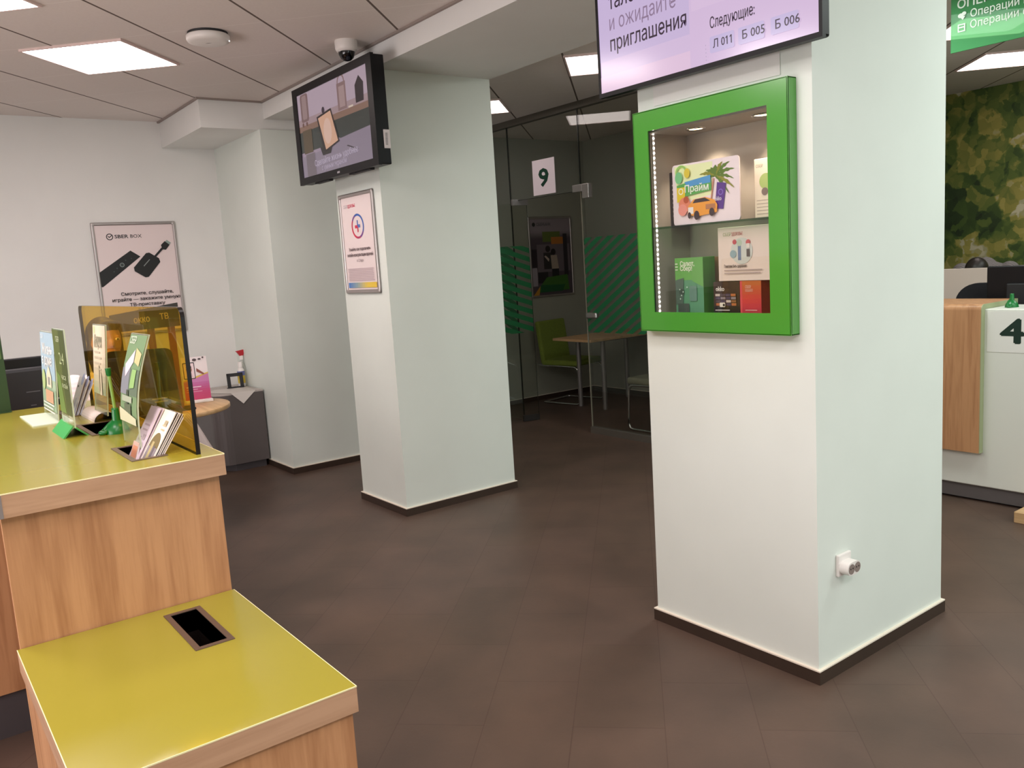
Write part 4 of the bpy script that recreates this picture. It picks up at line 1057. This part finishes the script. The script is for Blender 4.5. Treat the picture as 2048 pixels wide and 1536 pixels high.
for i in range(3):
    booklet('leaflet', ['white and lavender leaflet leaning in the rear slot, leftmost', 'second white leaflet fanned in the rear slot', 'rightmost white leaflet of the fan in the rear slot'][i],
            (.490 + .004 * i, 3.35 - .022 * i, 1.045), R(21 + 2 * i), .095, .193 - .006 * i, .002, '#f2ecf0', art_lav, 'leaflets in the rear slot')
booklet('leaflet', 'small brown and white leaflet standing between blue and olive stands', (.455, 3.02, H1), R(6), .05, .055, .004, '#b9a49c', lambda p, w, h: [p.rect(0, h * .7, w, h, '#5a4238'), p.lines(.005, w * .9, h * .5, 3, .012, .004, '#e0d3cf')], 'leaflets in the rear slot')

# ------------------------------------------------------------------ behind the reception counter
desk = thing('staff_desk', 'low work desk behind the high counter', 'desk', (.35, 4.05, 0))
part(desk, 'desktop', MB().box((-.75, 3.66, .725), (1.12, 4.35, .75), WOODT, .003))
for x, y in ((-.7, 3.72), (1.0, 3.72), (-.7, 4.3), (1.0, 4.3)): part(desk, 'leg', MB().box((x - .02, y - .02, 0), (x + .02, y + .02, .725), STEELG))
t = thing('monitor', 'black monitor seen from behind above the high counter', 'monitor', (.44, 3.92, .75))
mb = MB(); mb.box((.10, 3.90, .93), (.605, 3.925, 1.275), BLACK, .006); mb.box((.17, 3.87, .98), (.565, 3.90, 1.235), BLACKM, .02); part(t, 'housing', mb)
mb = MB(); mb.box((.395, 3.89, .76), (.46, 3.91, 1.0), BLACK); part(t, 'stand_neck', mb)
part(t, 'stand_base', MB().box((.30, 3.82, .75), (.55, 4.0, .765), BLACK, .005))
mb = MB(); p = Print(mb, (.17, 3.8695, .93), (1, 0, 0), (0, 0, 1))
p.rect(.355, .165, .425, .17, '#8f8d92'); part(t, 'sticker', mb)
for a, c in (((.405, .14, .422, .158), '#b9b7b9'), ((.345, .045, .385, .08), '#6f6a68'), ((.275, .205, .325, .209), '#55545a'), ((.285, .15, .305, .154), '#55545a')):
    mb = MB(); p = Print(mb, (.17, 3.8695, .93), (1, 0, 0), (0, 0, 1)); p.rect(*a, c); part(t, 'sticker', mb)
mb = MB(); mb.box((.12, 3.9255, .95), (.585, 3.927, 1.255), glow('#cfe0ef', .5)); part(t, 'screen', mb)

# person seated at the desk
def person(name, label, loc, yaw, head, shirt, shirt_mat, bow=0., hair='long', cloth2=None, stripe=None, reach=None, lift=0.):
    """seated figure; local frame: x to the figure's left, -y the way it faces, z up; floor at z = 0"""
    t = thing(name, label, 'person', loc)
    M = Matrix.Translation(loc) @ Matrix.Rotation(yaw, 4, 'Z')
    V = Vector
    hip = V((0, .06, .54 + lift)); waist = V((0, .07, .71 + lift)); lean = bow
    chest = V((0, .05 - .22 * math.sin(lean), .71 + lift + .24 * math.cos(lean)))
    neck = V((0, chest.y - .17 * math.sin(lean) + .01, chest.z + .17 * math.cos(lean)))
    hd = neck + V((0, -.035 - .13 * math.sin(lean * 1.3), .15 * math.cos(lean * 1.2)))
    HR = Matrix.Rotation(lean * 1.25, 3, 'X')
    body = MB(); body.M = M
    body.limb([hip + V((0, 0, 0)), waist, chest], [.15, .125, .135], SKIN)
    body.ball(chest + V((0, 0, .06)), (.175, .105, .11), SKIN)
    body.limb([chest + V((0, .01, .10)), neck + V((0, 0, .01)), hd + V((0, .02, -.04))], [.075, .055, .054], SKIN)
    body.ball(hd, (.074, .092, .105), SKIN, 28, HR); body.ball(hd + HR @ V((0, -.030, -.060)), (.055, .058, .055), SKIN, 20, HR)
    body.ball(hd + HR @ V((0, -.088, -.012)), (.012, .022, .022), SKIN, 12, HR)      # nose
    body.ball(hd + HR @ V((0, -.090, -.058)), (.024, .010, .008), SKIN, 12, HR)     # lips
    for sx in (-1, 1):
        body.ball(hd + HR @ V((sx * .074, .005, -.015)), (.010, .018, .028), SKIN, 12, HR)   # ears
        body.ball(hd + HR @ V((sx * .030, -.080, .018)), (.020, .012, .009), SKIN, 10, HR)  # brow
        sh = chest + V((sx * .165, .0, .095)); el = sh + V((sx * .055, -.06, -.27)); wr = V((sx * .13, -.36, .80)); 
        if reach: wr = V((sx * reach[0], reach[1], reach[2]))
        body.limb([sh, el, wr], [.058, .044, .030], SKIN)
        # hand: palm, four bent fingers and a thumb
        d = (wr - el).normalized(); d = V((d.x * .6, d.y, 0)).normalized(); side = V((-d.y, d.x, 0))
        palm = wr + d * .055
        body.ball(palm, (.040, .048, .017), SKIN, 14, Matrix.Rotation(math.atan2(d.y, d.x) - math.pi / 2, 3, 'Z'))
        for k, (o_, l_) in enumerate([(-.030, .062), (-.010, .072), (.010, .068), (.028, .054)]):
            a = palm + d * .038 + side * o_; b = a + d * l_ * .55 + V((0, 0, .006)); c = b + d * l_ * .45 - V((0, 0, .012))
            body.limb([a, b, c], [.0092, .0085, .0070], SKIN, 8)
        a = palm - side * (.034 * sx) - d * .012; b = a - side * (.022 * sx) + d * .028; c = b + d * .028 - V((0, 0, .004))
        body.limb([a, b, c], [.011, .010, .008], SKIN, 8)
        kn = V((sx * .13, -.42, .50)) if not lift else V((sx * .12, -.12, .50)); an = V((sx * .13, -.40, .08)) if not lift else V((sx * .12, .05, .08))
        body.limb([hip + V((sx * .09, 0, -.02)), kn, an], [.088, .062, .042], SKIN); body.limb([an, an + V((sx * .02, -.15, -.035))], [.042, .034], SKIN)
    o = part(t, 'body', body)
    r = o.modifiers.new('skin', 'REMESH'); r.mode = 'VOXEL'; r.voxel_size = .0075; r.use_smooth_shade = True
    c = MB(); c.M = M
    c.limb([hip, waist, chest], [.172, .148, .152], shirt_mat); c.ball(chest + V((0, 0, .055)), (.192, .122, .120), shirt_mat)
    c.limb([chest + V((0, .01, .12)), neck - V((0, 0, .02))], [.085, .066], shirt_mat)
    for sx in (-1, 1):
        sh = chest + V((sx * .165, .0, .095)); el = sh + V((sx * .055, -.06, -.27)); wr = V((sx * .13, -.36, .80))
        if reach: wr = V((sx * reach[0], reach[1], reach[2]))
        c.limb([sh, el, el.lerp(wr, .85)], [.072, .062, .042], shirt_mat)
    o = part(t, 'shirt', c, shirt); r = o.modifiers.new('cloth', 'REMESH'); r.mode = 'VOXEL'; r.voxel_size = .009; r.use_smooth_shade = True
    tr = MB(); tr.M = M; TRM = mat('dark trousers', '#25242b', .85)
    for sx in (-1, 1): tr.limb([hip + V((sx * .085, 0, -.02)), V((sx * .13, -.42, .50)) if not lift else V((sx * .12, -.12, .50)), V((sx * .13, -.40, .10)) if not lift else V((sx * .12, .05, .10))], [.112, .078, .056], TRM)
    tr.ball(hip - V((0, 0, .01)), (.185, .15, .115), TRM)
    o = part(t, 'trousers', tr); r = o.modifiers.new('cloth', 'REMESH'); r.mode = 'VOXEL'; r.voxel_size = .011; r.use_smooth_shade = True
    h = MB(); h.M = M
    h.ball(hd + HR @ V((0, .022, .026)), (.081, .094, .096), HAIR, 24, HR)
    h.ball(hd + HR @ V((0, -.055, .075)), (.066, .035, .032), HAIR, 16, HR)
    if hair == 'long':
        for sx in (-1, 1): h.limb([hd + HR @ V((sx * .058, .0, .03)), hd + HR @ V((sx * .064, .012, -.06)), hd + HR @ V((sx * .058, .01, -.15))], [.026, .026, .018], HAIR)
        h.ball(hd + HR @ V((0, .06, -.07)), (.075, .045, .11), HAIR, 20, HR)
    o = part(t, 'hair', h); r = o.modifiers.new('strands', 'REMESH'); r.mode = 'VOXEL'; r.voxel_size = .008; r.use_smooth_shade = True
    for sx in (-1, 1):
        f = MB(); f.M = M
        e = hd + HR @ V((sx * .030, -.086, .006)); f.ball(e, (.0125, .007, .0075), ink('#efe6e0'), 12, HR); f.ball(e + HR @ V((0, -.0055, 0)), (.0055, .003, .0058), ink('#2a1a14'), 10, HR)
        part(t, 'eye', f)
    f = MB(); f.M = M; f.ball(hd + HR @ V((0, -.0965, -.058)), (.019, .005, .0055), ink('#a5524c'), 12, HR)
    part(t, 'mouth', f)
    return t
def shirt_mat_striped(name, a, b, scale, rot):
    m = bpy.data.materials.new(name); m.use_nodes = True; nt = m.node_tree; bs_ = nt.nodes['Principled BSDF']; bs_.inputs['Roughness'].default_value = .85
    tc = nt.nodes.new('ShaderNodeTexCoord'); mp = nt.nodes.new('ShaderNodeMapping'); mp.inputs['Rotation'].default_value = rot
    w = nt.nodes.new('ShaderNodeTexWave'); w.inputs['Scale'].default_value = scale; w.inputs['Distortion'].default_value = 1.5; w.inputs['Detail'].default_value = 2
    r = nt.nodes.new('ShaderNodeValToRGB'); r.color_ramp.elements[0].color = lin(a); r.color_ramp.elements[1].color = lin(b)
    nt.links.new(tc.outputs['Object'], mp.inputs[0]); nt.links.new(mp.outputs[0], w.inputs['Vector']); nt.links.new(w.outputs[0], r.inputs[0]); nt.links.new(r.outputs[0], bs_.inputs['Base Color'])
    return m
person('person', 'person in a white striped shirt seated behind the amber screen', (.915, 4.62, 0), R(8), None, 'white striped shirt', shirt_mat_striped('white striped cotton', '#dccdcd', '#e8dedd', 14, (0, R(90), 0)), reach=(.13, -.22, .80))

def office_chair(loc, rz, label, seat=.48, back=1.05, w=.24):
    t = thing('office_chair', label, 'chair', (loc[0], loc[1], 0), 'black office chairs')
    M = Matrix.Translation((loc[0], loc[1], 0)) @ Matrix.Rotation(rz, 4, 'Z')
    s = MB(); s.M = M; s.box((-.24, -.24, seat - .07), (.24, .24, seat), DARKFAB, .03, 3); part(t, 'seat', s)
    b = MB(); b.M = M @ Matrix.Translation((0, .25, 0)); q = []
    for cx, cz, a in ((w - .13, seat + .12, -90), (w - .13, back - .13, 0), (-w + .13, back - .13, 90), (-w + .13, seat + .12, 180)):
        for i in range(9): k = R(a + 11.25 * i); q.append((cx + .13 * math.cos(k), -.03, cz + .13 * math.sin(k)))
    b.extrude(q, (0, .06, 0), DARKFAB); part(t, 'backrest', b)
    c = MB(); c.M = M; c.cyl((0, 0, .09), (0, 0, seat - .07), .028, STEELG); part(t, 'column', c)
    for k in range(5):
        g = MB(); g.M = M @ Matrix.Rotation(R(72 * k), 4, 'Z'); g.tube([(0, 0, .11), (.28, 0, .07)], [.025, .016], BLACKM); l = part(t, 'leg', g)
        w_ = MB(); w_.M = g.M; w_.cyl((.28, -.02, .03), (.28, .02, .03), .03, BLACKM, n=16); part(l, 'caster', w_)
    r = MB(); r.M = M; r.box((-.03, .2, seat - .05), (.03, .31, seat - .02), BLACKM); r.box((-.03, .28, seat - .05), (.03, .31, seat + .2), BLACKM); part(t, 'back_support', r)
office_chair((.915, 4.70), R(8), 'black office chair under the person in the striped shirt', back=.98)
t = thing('monitor', 'second black monitor back, seen through the amber screen', 'monitor', (.95, 4.15, .75))
mb = MB(); q = []
for cx, cz, a in ((1.08, .925, -90), (1.065, 1.205, 0), (.835, 1.215, 90), (.82, .925, 180)):
    for k in range(6): w_ = R(a + 18 * k); q.append((cx + .03 * math.cos(w_), 4.14, cz + .03 * math.sin(w_)))
mb.extrude(q, (0, .03, 0), BLACKM); part(t, 'housing', mb)
part(t, 'stand_neck', MB().box((.92, 4.17, .76), (.98, 4.185, 1.05), BLACK)); part(t, 'stand_base', MB().box((.85, 4.09, .75), (1.05, 4.22, .765), BLACK, .005))
mb = MB(); p = Print(mb, (.80, 4.14, .90), (1, 0, 0), (0, 0, 1)); p.rect(.18, .10, .25, .106, '#8f8d92'); p.rect(.19, .085, .25, .091, '#8f8d92'); p.rect(.19, .055, .25, .058, '#6f6d70'); part(t, 'sticker', mb)

# round table top
t = thing('round_table', 'round light wood table behind the amber screen', 'table', (1.36, 5.60, 0))
mb = MB(); mb.lathe((1.36, 5.60, .722), [(0, 0), (.425, 0), (.43, .004), (.43, .024), (.426, .028), (0, .028)], WOODT, 56); part(t, 'tabletop', mb)
part(t, 'column', MB().cyl((1.36, 5.60, .03), (1.36, 5.60, .722), .04, STEELG)); part(t, 'foot', MB().lathe((1.36, 5.60, 0), [(.24, 0), (.24, .012), (.06, .03), (0, .03)], STEELG, 36))
# pink leaflet holder on it
t = thing('leaflet_holder', 'white holder with a magenta leaflet showing a phone portrait, on the round table', 'leaflet holder', (1.62, 5.66, .75))
M0 = Matrix.Translation((1.63, 5.66, .75)) @ Matrix.Rotation(R(-8), 4, 'Z')
mb = MB(); mb.M = M0; mb.box((-.085, -.045, 0), (.085, .02, .018), WHITEP, .004); part(t, 'base', mb)
mb = MB(); mb.M = M0 @ Matrix.Rotation(R(-8), 4, 'X'); mb.box((-.08, -.002, .012), (.08, .002, .30), ink('#eadfe0'))
uu = (M0.to_3x3() @ Vector((1, 0, 0))); vv = (mb.M.to_3x3() @ Vector((0, 0, 1)))
p = Print(mb, (0, 0, 0), (1, 0, 0), (0, 0, 1)); p.o = Vector((-.08, -.002, .012)); p.u = Vector((1, 0, 0)); p.v = Vector((0, 0, 1)); p.n = Vector((0, -1, 0))
w, h = .16, .288
p.grad(0, 0, w, h * .42, ['#b8325c', '#bf3f74', '#c06aa6'], 8, True); p.poly([(0, h * .42), (w, h * .42), (w, h * .60), (w * .55, h * .52), (0, h * .44)], '#c67ab0'); p.poly([(0, h * .44), (w * .55, h * .52), (w, h * .60), (w, h * .63), (.5 * w, h * .55), (0, h * .47)], '#d8b64e')
p.rrect(-.0 + w * .04, h * .50, w * .50, h * .88, .006, '#2b2328'); p.rrect(w * .07, h * .52, w * .47, h * .86, .004, '#e9d3d8'); p.disc(w * .27, h * .72, w * .115, '#a5705c', h * .075); p.disc(w * .27, h * .775, w * .11, '#4a3230', h * .035); p.poly([(w * .12, h * .54), (w * .42, h * .54), (w * .35, h * .64), (w * .2, h * .64)], '#d9bfc4')
p.disc(w * .52, h * .93, .013, '#4b3b3d', .009); p.disc(w * .72, h * .94, .010, '#4b3b3d', .006); p.disc(w * .86, h * .97, .006, '#4b3b3d'); p.poly([(w * .55, h * .66), (w * .8, h * .58), (w * .85, h * .60), (w * .56, h * .74)], '#8a4a40')
p.lines(w * .08, w * .80, h * .30, 1, .02, .006, '#efd2e2'); p.lines(w * .08, w * .6, h * .25, 1, .02, .004, '#e3b0c8'); p.lines(w * .08, w * .8, h * .20, 1, .02, .003, '#e3b0c8')
part(t, 'leaflet', mb)
# header board with okko ТВ behind the screen
t = thing('promo_stand', 'dark olive header board on two posts behind the amber screen', 'promotional stand', (1.35, 5.41, .75))
mb = MB(); mb.extrude([(1.10, 5.39, 1.268), (1.494, 5.39, 1.275), (1.492, 5.39, 1.417), (1.10, 5.39, 1.37)], (0, .02, 0), mat('dark header board', '#2e2b26', .5))
p = Print(mb, (1.10, 5.39, 1.268), (1, 0, 0), (0, 0, 1))
p.text(.13, .045, 'окко', .055, '#b3a68a', 'l', .01, width=.09, rot=.04); p.text(.28, .055, 'ТВ', .05, '#b3a68a', 'l', .01, width=.05, rot=.04); part(t, 'header_board', mb)
for x in (1.325, 1.445): part(t, 'post', MB().box((x - .02, 5.41, .765), (x + .02, 5.425, 1.33), mat('reddish post', '#7a4436', .5)))
part(t, 'base', MB().box((1.22, 5.35, .75), (1.52, 5.48, .765), BLACKM, .004))
# white cloth hanging at the round table
mb = MB(); n = 14; vs = []
for i in range(n + 1):
    f = max(0, (i - 2) / (n - 2)); z = .754 if i < 2 else .752 - .36 * f; half = .06 + .11 * f; yy = (5.24, 5.185)[i] if i < 2 else 5.155 - .05 * f
    for j in range(9):
        s_ = j / 8 - .5; vs.append((1.37 + s_ * 2 * half + .045 * f, yy + .03 * math.sin(s_ * 14) * f, z))
mb.add(vs, [(i * 9 + j, i * 9 + j + 1, (i + 1) * 9 + j + 1, (i + 1) * 9 + j) for i in range(n) for j in range(8)], mat('white cotton cloth', '#cdbdba', .9), True)
cl = single('white_cloth', 'white cloth hanging down beside the round table, right of the amber screen', 'cloth', (1.37, 5.2, .74), mb)
cl.modifiers.new('thick', 'SOLIDIFY').thickness = .004

# grey pedestal cabinet and what stands on it
t = thing('grey_cabinet', 'low dark grey cabinet with a rounded corner against the far wall', 'cabinet', (2.3, 6.95, 0))
q = [(2.44, 6.69), (2.44, 7.25), (2.04, 7.25), (2.04, 6.90)]
for i in range(8): k = R(180 + 90 * i / 7); q.append((2.16 + .12 * math.cos(k), 6.81 + .12 * math.sin(k)))
part(t, 'carcass', MB().extrude([(x, y, .06) for x, y in q], (0, 0, .565), GREY, smooth=False))
part(t, 'top', MB().extrude([(x, y, .625) for x, y in q], (0, 0, .012), mat('grey cabinet top', '#b5aca6', .4)))
part(t, 'plinth', MB().extrude([(2.42, 6.72, 0), (2.42, 7.22, 0), (2.10, 7.22, 0), (2.10, 6.80, 0), (2.17, 6.72, 0)], (0, 0, .06), GREYD))
mb = MB(); Z = .6405
mb.add([(2.05, 6.90, Z), (2.175, 6.684, Z), (2.38, 6.684, Z), (2.40, 6.95, Z), (2.16, 7.05, Z)], [(0, 1, 2, 3, 4)], ink('#cfc8c2'))
mb.add([(2.175, 6.684, Z), (2.38, 6.684, Z), (2.27, 6.682, Z - .095)], [(0, 2, 1)], ink('#d9d2cc'))
single('paper_sheet', 'white sheet draped over the front edge of the grey cabinet', 'paper', (2.25, 6.9, Z), mb).modifiers.new('thick', 'SOLIDIFY').thickness = .0012
t = thing('calendar_frame', 'small black open frame standing on the grey cabinet', 'frame', (2.33, 6.99, .6375))
M0 = Matrix.Translation((2.33, 7.0, .6385)) @ Matrix.Rotation(R(-12), 4, 'Z') @ Matrix.Rotation(R(-14), 4, 'X')
mb = MB(); mb.M = M0
for a, b in [((-.065, 0), (.065, .012)), ((-.065, .098), (.065, .125)), ((-.065, 0), (-.037, .125)), ((.037, 0), (.065, .125))]: mb.box((a[0], -.008, a[1]), (b[0], .008, b[1]), BLACKM, .002)
part(t, 'frame', mb); mb = MB(); mb.M = Matrix.Translation((2.33, 7.0, .6375)) @ Matrix.Rotation(R(-12), 4, 'Z'); mb.box((-.07, -.02, 0), (.05, .045, .005), BLACKM); part(t, 'foot', mb)
t = thing('spray_bottle', 'spray bottle with a red trigger at the back of the grey cabinet', 'bottle', (2.445, 7.10, .6375))
x, y = 2.435, 7.10
part(t, 'bottle', MB().lathe((x, y, .6375), [(0, 0), (.032, 0), (.035, .01), (.035, .13), (.028, .165), (.014, .20), (.013, .225)], glass('clear bottle', (.86, .88, .85), haze=.25, hazecol=(.8, .8, .78)), 24))
mb = MB(); mb.cyl((x, y, .86), (x, y, .895), .016, WHITEP); part(t, 'collar', mb)
mb = MB(); mb.extrude([(x - .045, y - .012, .935), (x + .03, y - .012, .945), (x + .028, y - .012, .925), (x + .012, y - .012, .892), (x - .014, y - .012, .892), (x - .03, y - .012, .918)], (0, .024, 0), mat('red plastic', '#b81f2c', .35)); part(t, 'trigger', mb, 'red trigger head')
t = thing('cleaner_bottle', 'white capped bottle with blue and yellow label in front of the spray bottle', 'bottle', (2.405, 7.05, .6375))
x, y = 2.40, 7.05
mb = MB().lathe((x, y, .6375), [(0, 0), (.028, 0), (.030, .008), (.030, .13), (.024, .15), (.016, .16)], WHITEP, 24); mb.lathe((x, y, .6375), [(.0304, .03), (.0304, .095)], ink('#d8bc3a'), 24); mb.lathe((x, y, .6375), [(.0304, .095), (.0304, .132)], ink('#6a72a8'), 24); part(t, 'bottle', mb)
part(t, 'cap', MB().lathe((x, y, .7975), [(.018, 0), (.019, .01), (.018, .05), (0, .05)], WHITEP, 20))

# ------------------------------------------------------------------ counter 4 (right)
t = thing('service_counter', 'white service counter marked 4 with a wood waterfall panel', 'counter', (5.1, 1.9, 0))
mb = MB(); mb.box((4.89, .2, .10), (5.22, 2.95, 1.112), WHITEL, .006); part(t, 'body', mb)
part(t, 'plinth', MB().box((4.925, .2, .012), (5.2, 2.93, .10), mat('grey plinth metal', '#6b6666', .4)))
part(t, 'foot_gap', MB().box((4.95, .22, 0), (5.18, 2.9, .012), BLACKM))
mb = MB(); q = []
r_ = .03
prof = [(4.85, .30), (4.85, 1.14 - r_)] + [(4.85 + r_ - r_ * math.cos(R(15 * i)), 1.14 - r_ + r_ * math.sin(R(15 * i))) for i in range(1, 7)] + [(5.30, 1.14), (5.30, 1.113), (4.889, 1.113), (4.889, .30)]
mb.extrude([(x, 2.162, z) for x, z in prof], (0, .85, 0), WOODZ, WOODZ); part(t, 'waterfall_panel', mb, 'beech waterfall panel')
mb = MB(); mb.extrude([(x, 2.158, z) for x, z in prof], (0, .004, 0), mat('green panel edge', '#9aa27c', .5)); part(t, 'panel_edge', mb)
mb = MB(); mb.box((4.8885, 1.93, .876), (4.8898, 2.146, 1.10), ink('#e4e2dd', .3)); p = Print(mb, (4.8885, 2.146, .876), (0, -1, 0), (0, 0, 1)); p.text(.130, .053, '4', .185, '#0b2a20', 'c', .024, width=.112); part(t, 'number_sheet', mb, 'white sheet with a dark green 4')
pen_holder('pen_holder', 'green pen holder foot on the white counter by the number 4', 5.02, 2.075, 1.112, False)
t = thing('monitor', 'black monitor on the staff side of the white counter', 'monitor', (5.50, 2.1, .75))
mb = MB(); mb.box((5.45, 1.80, .92), (5.485, 2.40, 1.325), BLACK, .008); mb.box((5.43, 1.92, .98), (5.45, 2.28, 1.22), BLACKM, .008); part(t, 'housing', mb)
part(t, 'stand_neck', MB().box((5.46, 2.07, .76), (5.49, 2.13, 1.0), BLACK)); part(t, 'stand_base', MB().box((5.40, 1.98, .75), (5.60, 2.22, .765), BLACK, .005))
t = thing('staff_desk', 'staff work surface behind the white counter', 'desk', (5.5, 1.9, 0)); part(t, 'desktop', MB().box((5.32, .6, .725), (5.60, 2.9, .75), WHITEL, .003))
for y in (.65, 2.85): part(t, 'leg', MB().box((5.54, y - .02, 0), (5.58, y + .02, .725), STEELG))
t = thing('partition_screen', 'low cream divider behind the white counter', 'divider', (6.25, 2.9, 0)); part(t, 'panel', MB().box((6.23, 1.2, .02), (6.27, 3.58, 1.285), CREAM, .004))
for y in (1.3, 3.4): part(t, 'foot', MB().box((6.10, y - .03, 0), (6.40, y + .03, .02), STEELG))
office_chair((5.90, 2.44), R(102), 'black office chair between white counter and cream divider', back=1.215, w=.27)
PAT = shirt_mat_striped('grey patterned knit', '#3d393b', '#8d8584', 24, (R(90), 0, R(30)))
person('person', 'person with black hair bowed forward in a grey patterned top, behind the cream divider', (7.08, 3.10, 0), R(-76), None, 'grey patterned top', PAT, bow=R(66), hair='short', lift=.33, reach=(.20, -.42, .79))
t = thing('staff_desk', 'desk hidden behind the cream divider where the bowed person leans', 'desk', (6.52, 2.9, 0)); part(t, 'desktop', MB().box((6.30, 2.1, .725), (6.78, 3.5, .75), WHITEL, .003))
for y in (2.15, 3.45): part(t, 'leg', MB().box((6.70, y - .02, 0), (6.74, y + .02, .725), STEELG))

# hanging green sign
t = thing('hanging_sign', 'green hanging sign with white operations lettering, upper right', 'sign', (4.95, 1.9, 2.53))
mb = MB(); mb.box((4.945, 1.35, 2.522), (4.955, 2.388, CEIL - .02), GREENT); p = Print(mb, (4.945, 2.388, 2.522), (0, -1, 0), (0, 0, 1), .0004, lambda h: mat('sign letters', '#eef6ec', .5))
p.text(.035, .225, 'ОПЕРАЦИИ', .062, '#', 'l', .012, width=.36); p.text(.035, .285, 'КАССА И', .06, '#', 'l', .012, width=.25)
p.text(.105, .165, 'Операции по вкладам', .056, '#', 'l', .006, width=.55); p.text(.105, .108, 'Операции с банковскими картами', .056, '#', 'l', .006, width=.86)
p.disc(.055, .185, .016, '#', .012); p.disc(.072, .193, .012, '#', .010); p.poly([(.05, .18), (.08, .18), (.066, .16)], '#')
for a, b in [((.04, .10), (.08, .106)), ((.04, .135), (.08, .141)), ((.04, .106), (.046, .135)), ((.074, .106), (.08, .135)), ((.046, .12), (.074, .126))]: p.rect(*a, *b, '#')
part(t, 'panel', mb)
for y in (1.5, 2.25): part(t, 'hanger', MB().cyl((4.95, y, CEIL - .02), (4.95, y, CEIL), .004, STEELG, n=8))
# corner of a small beige seat at the right border
single('wooden_block', 'small beige wooden corner at the right border near the white counter', 'block', (4.76, 1.7, 0), MB().box((4.66, 1.52, 0), (4.86, 1.895, .06), WOODT, .004))

bpy.context.view_layer.update()
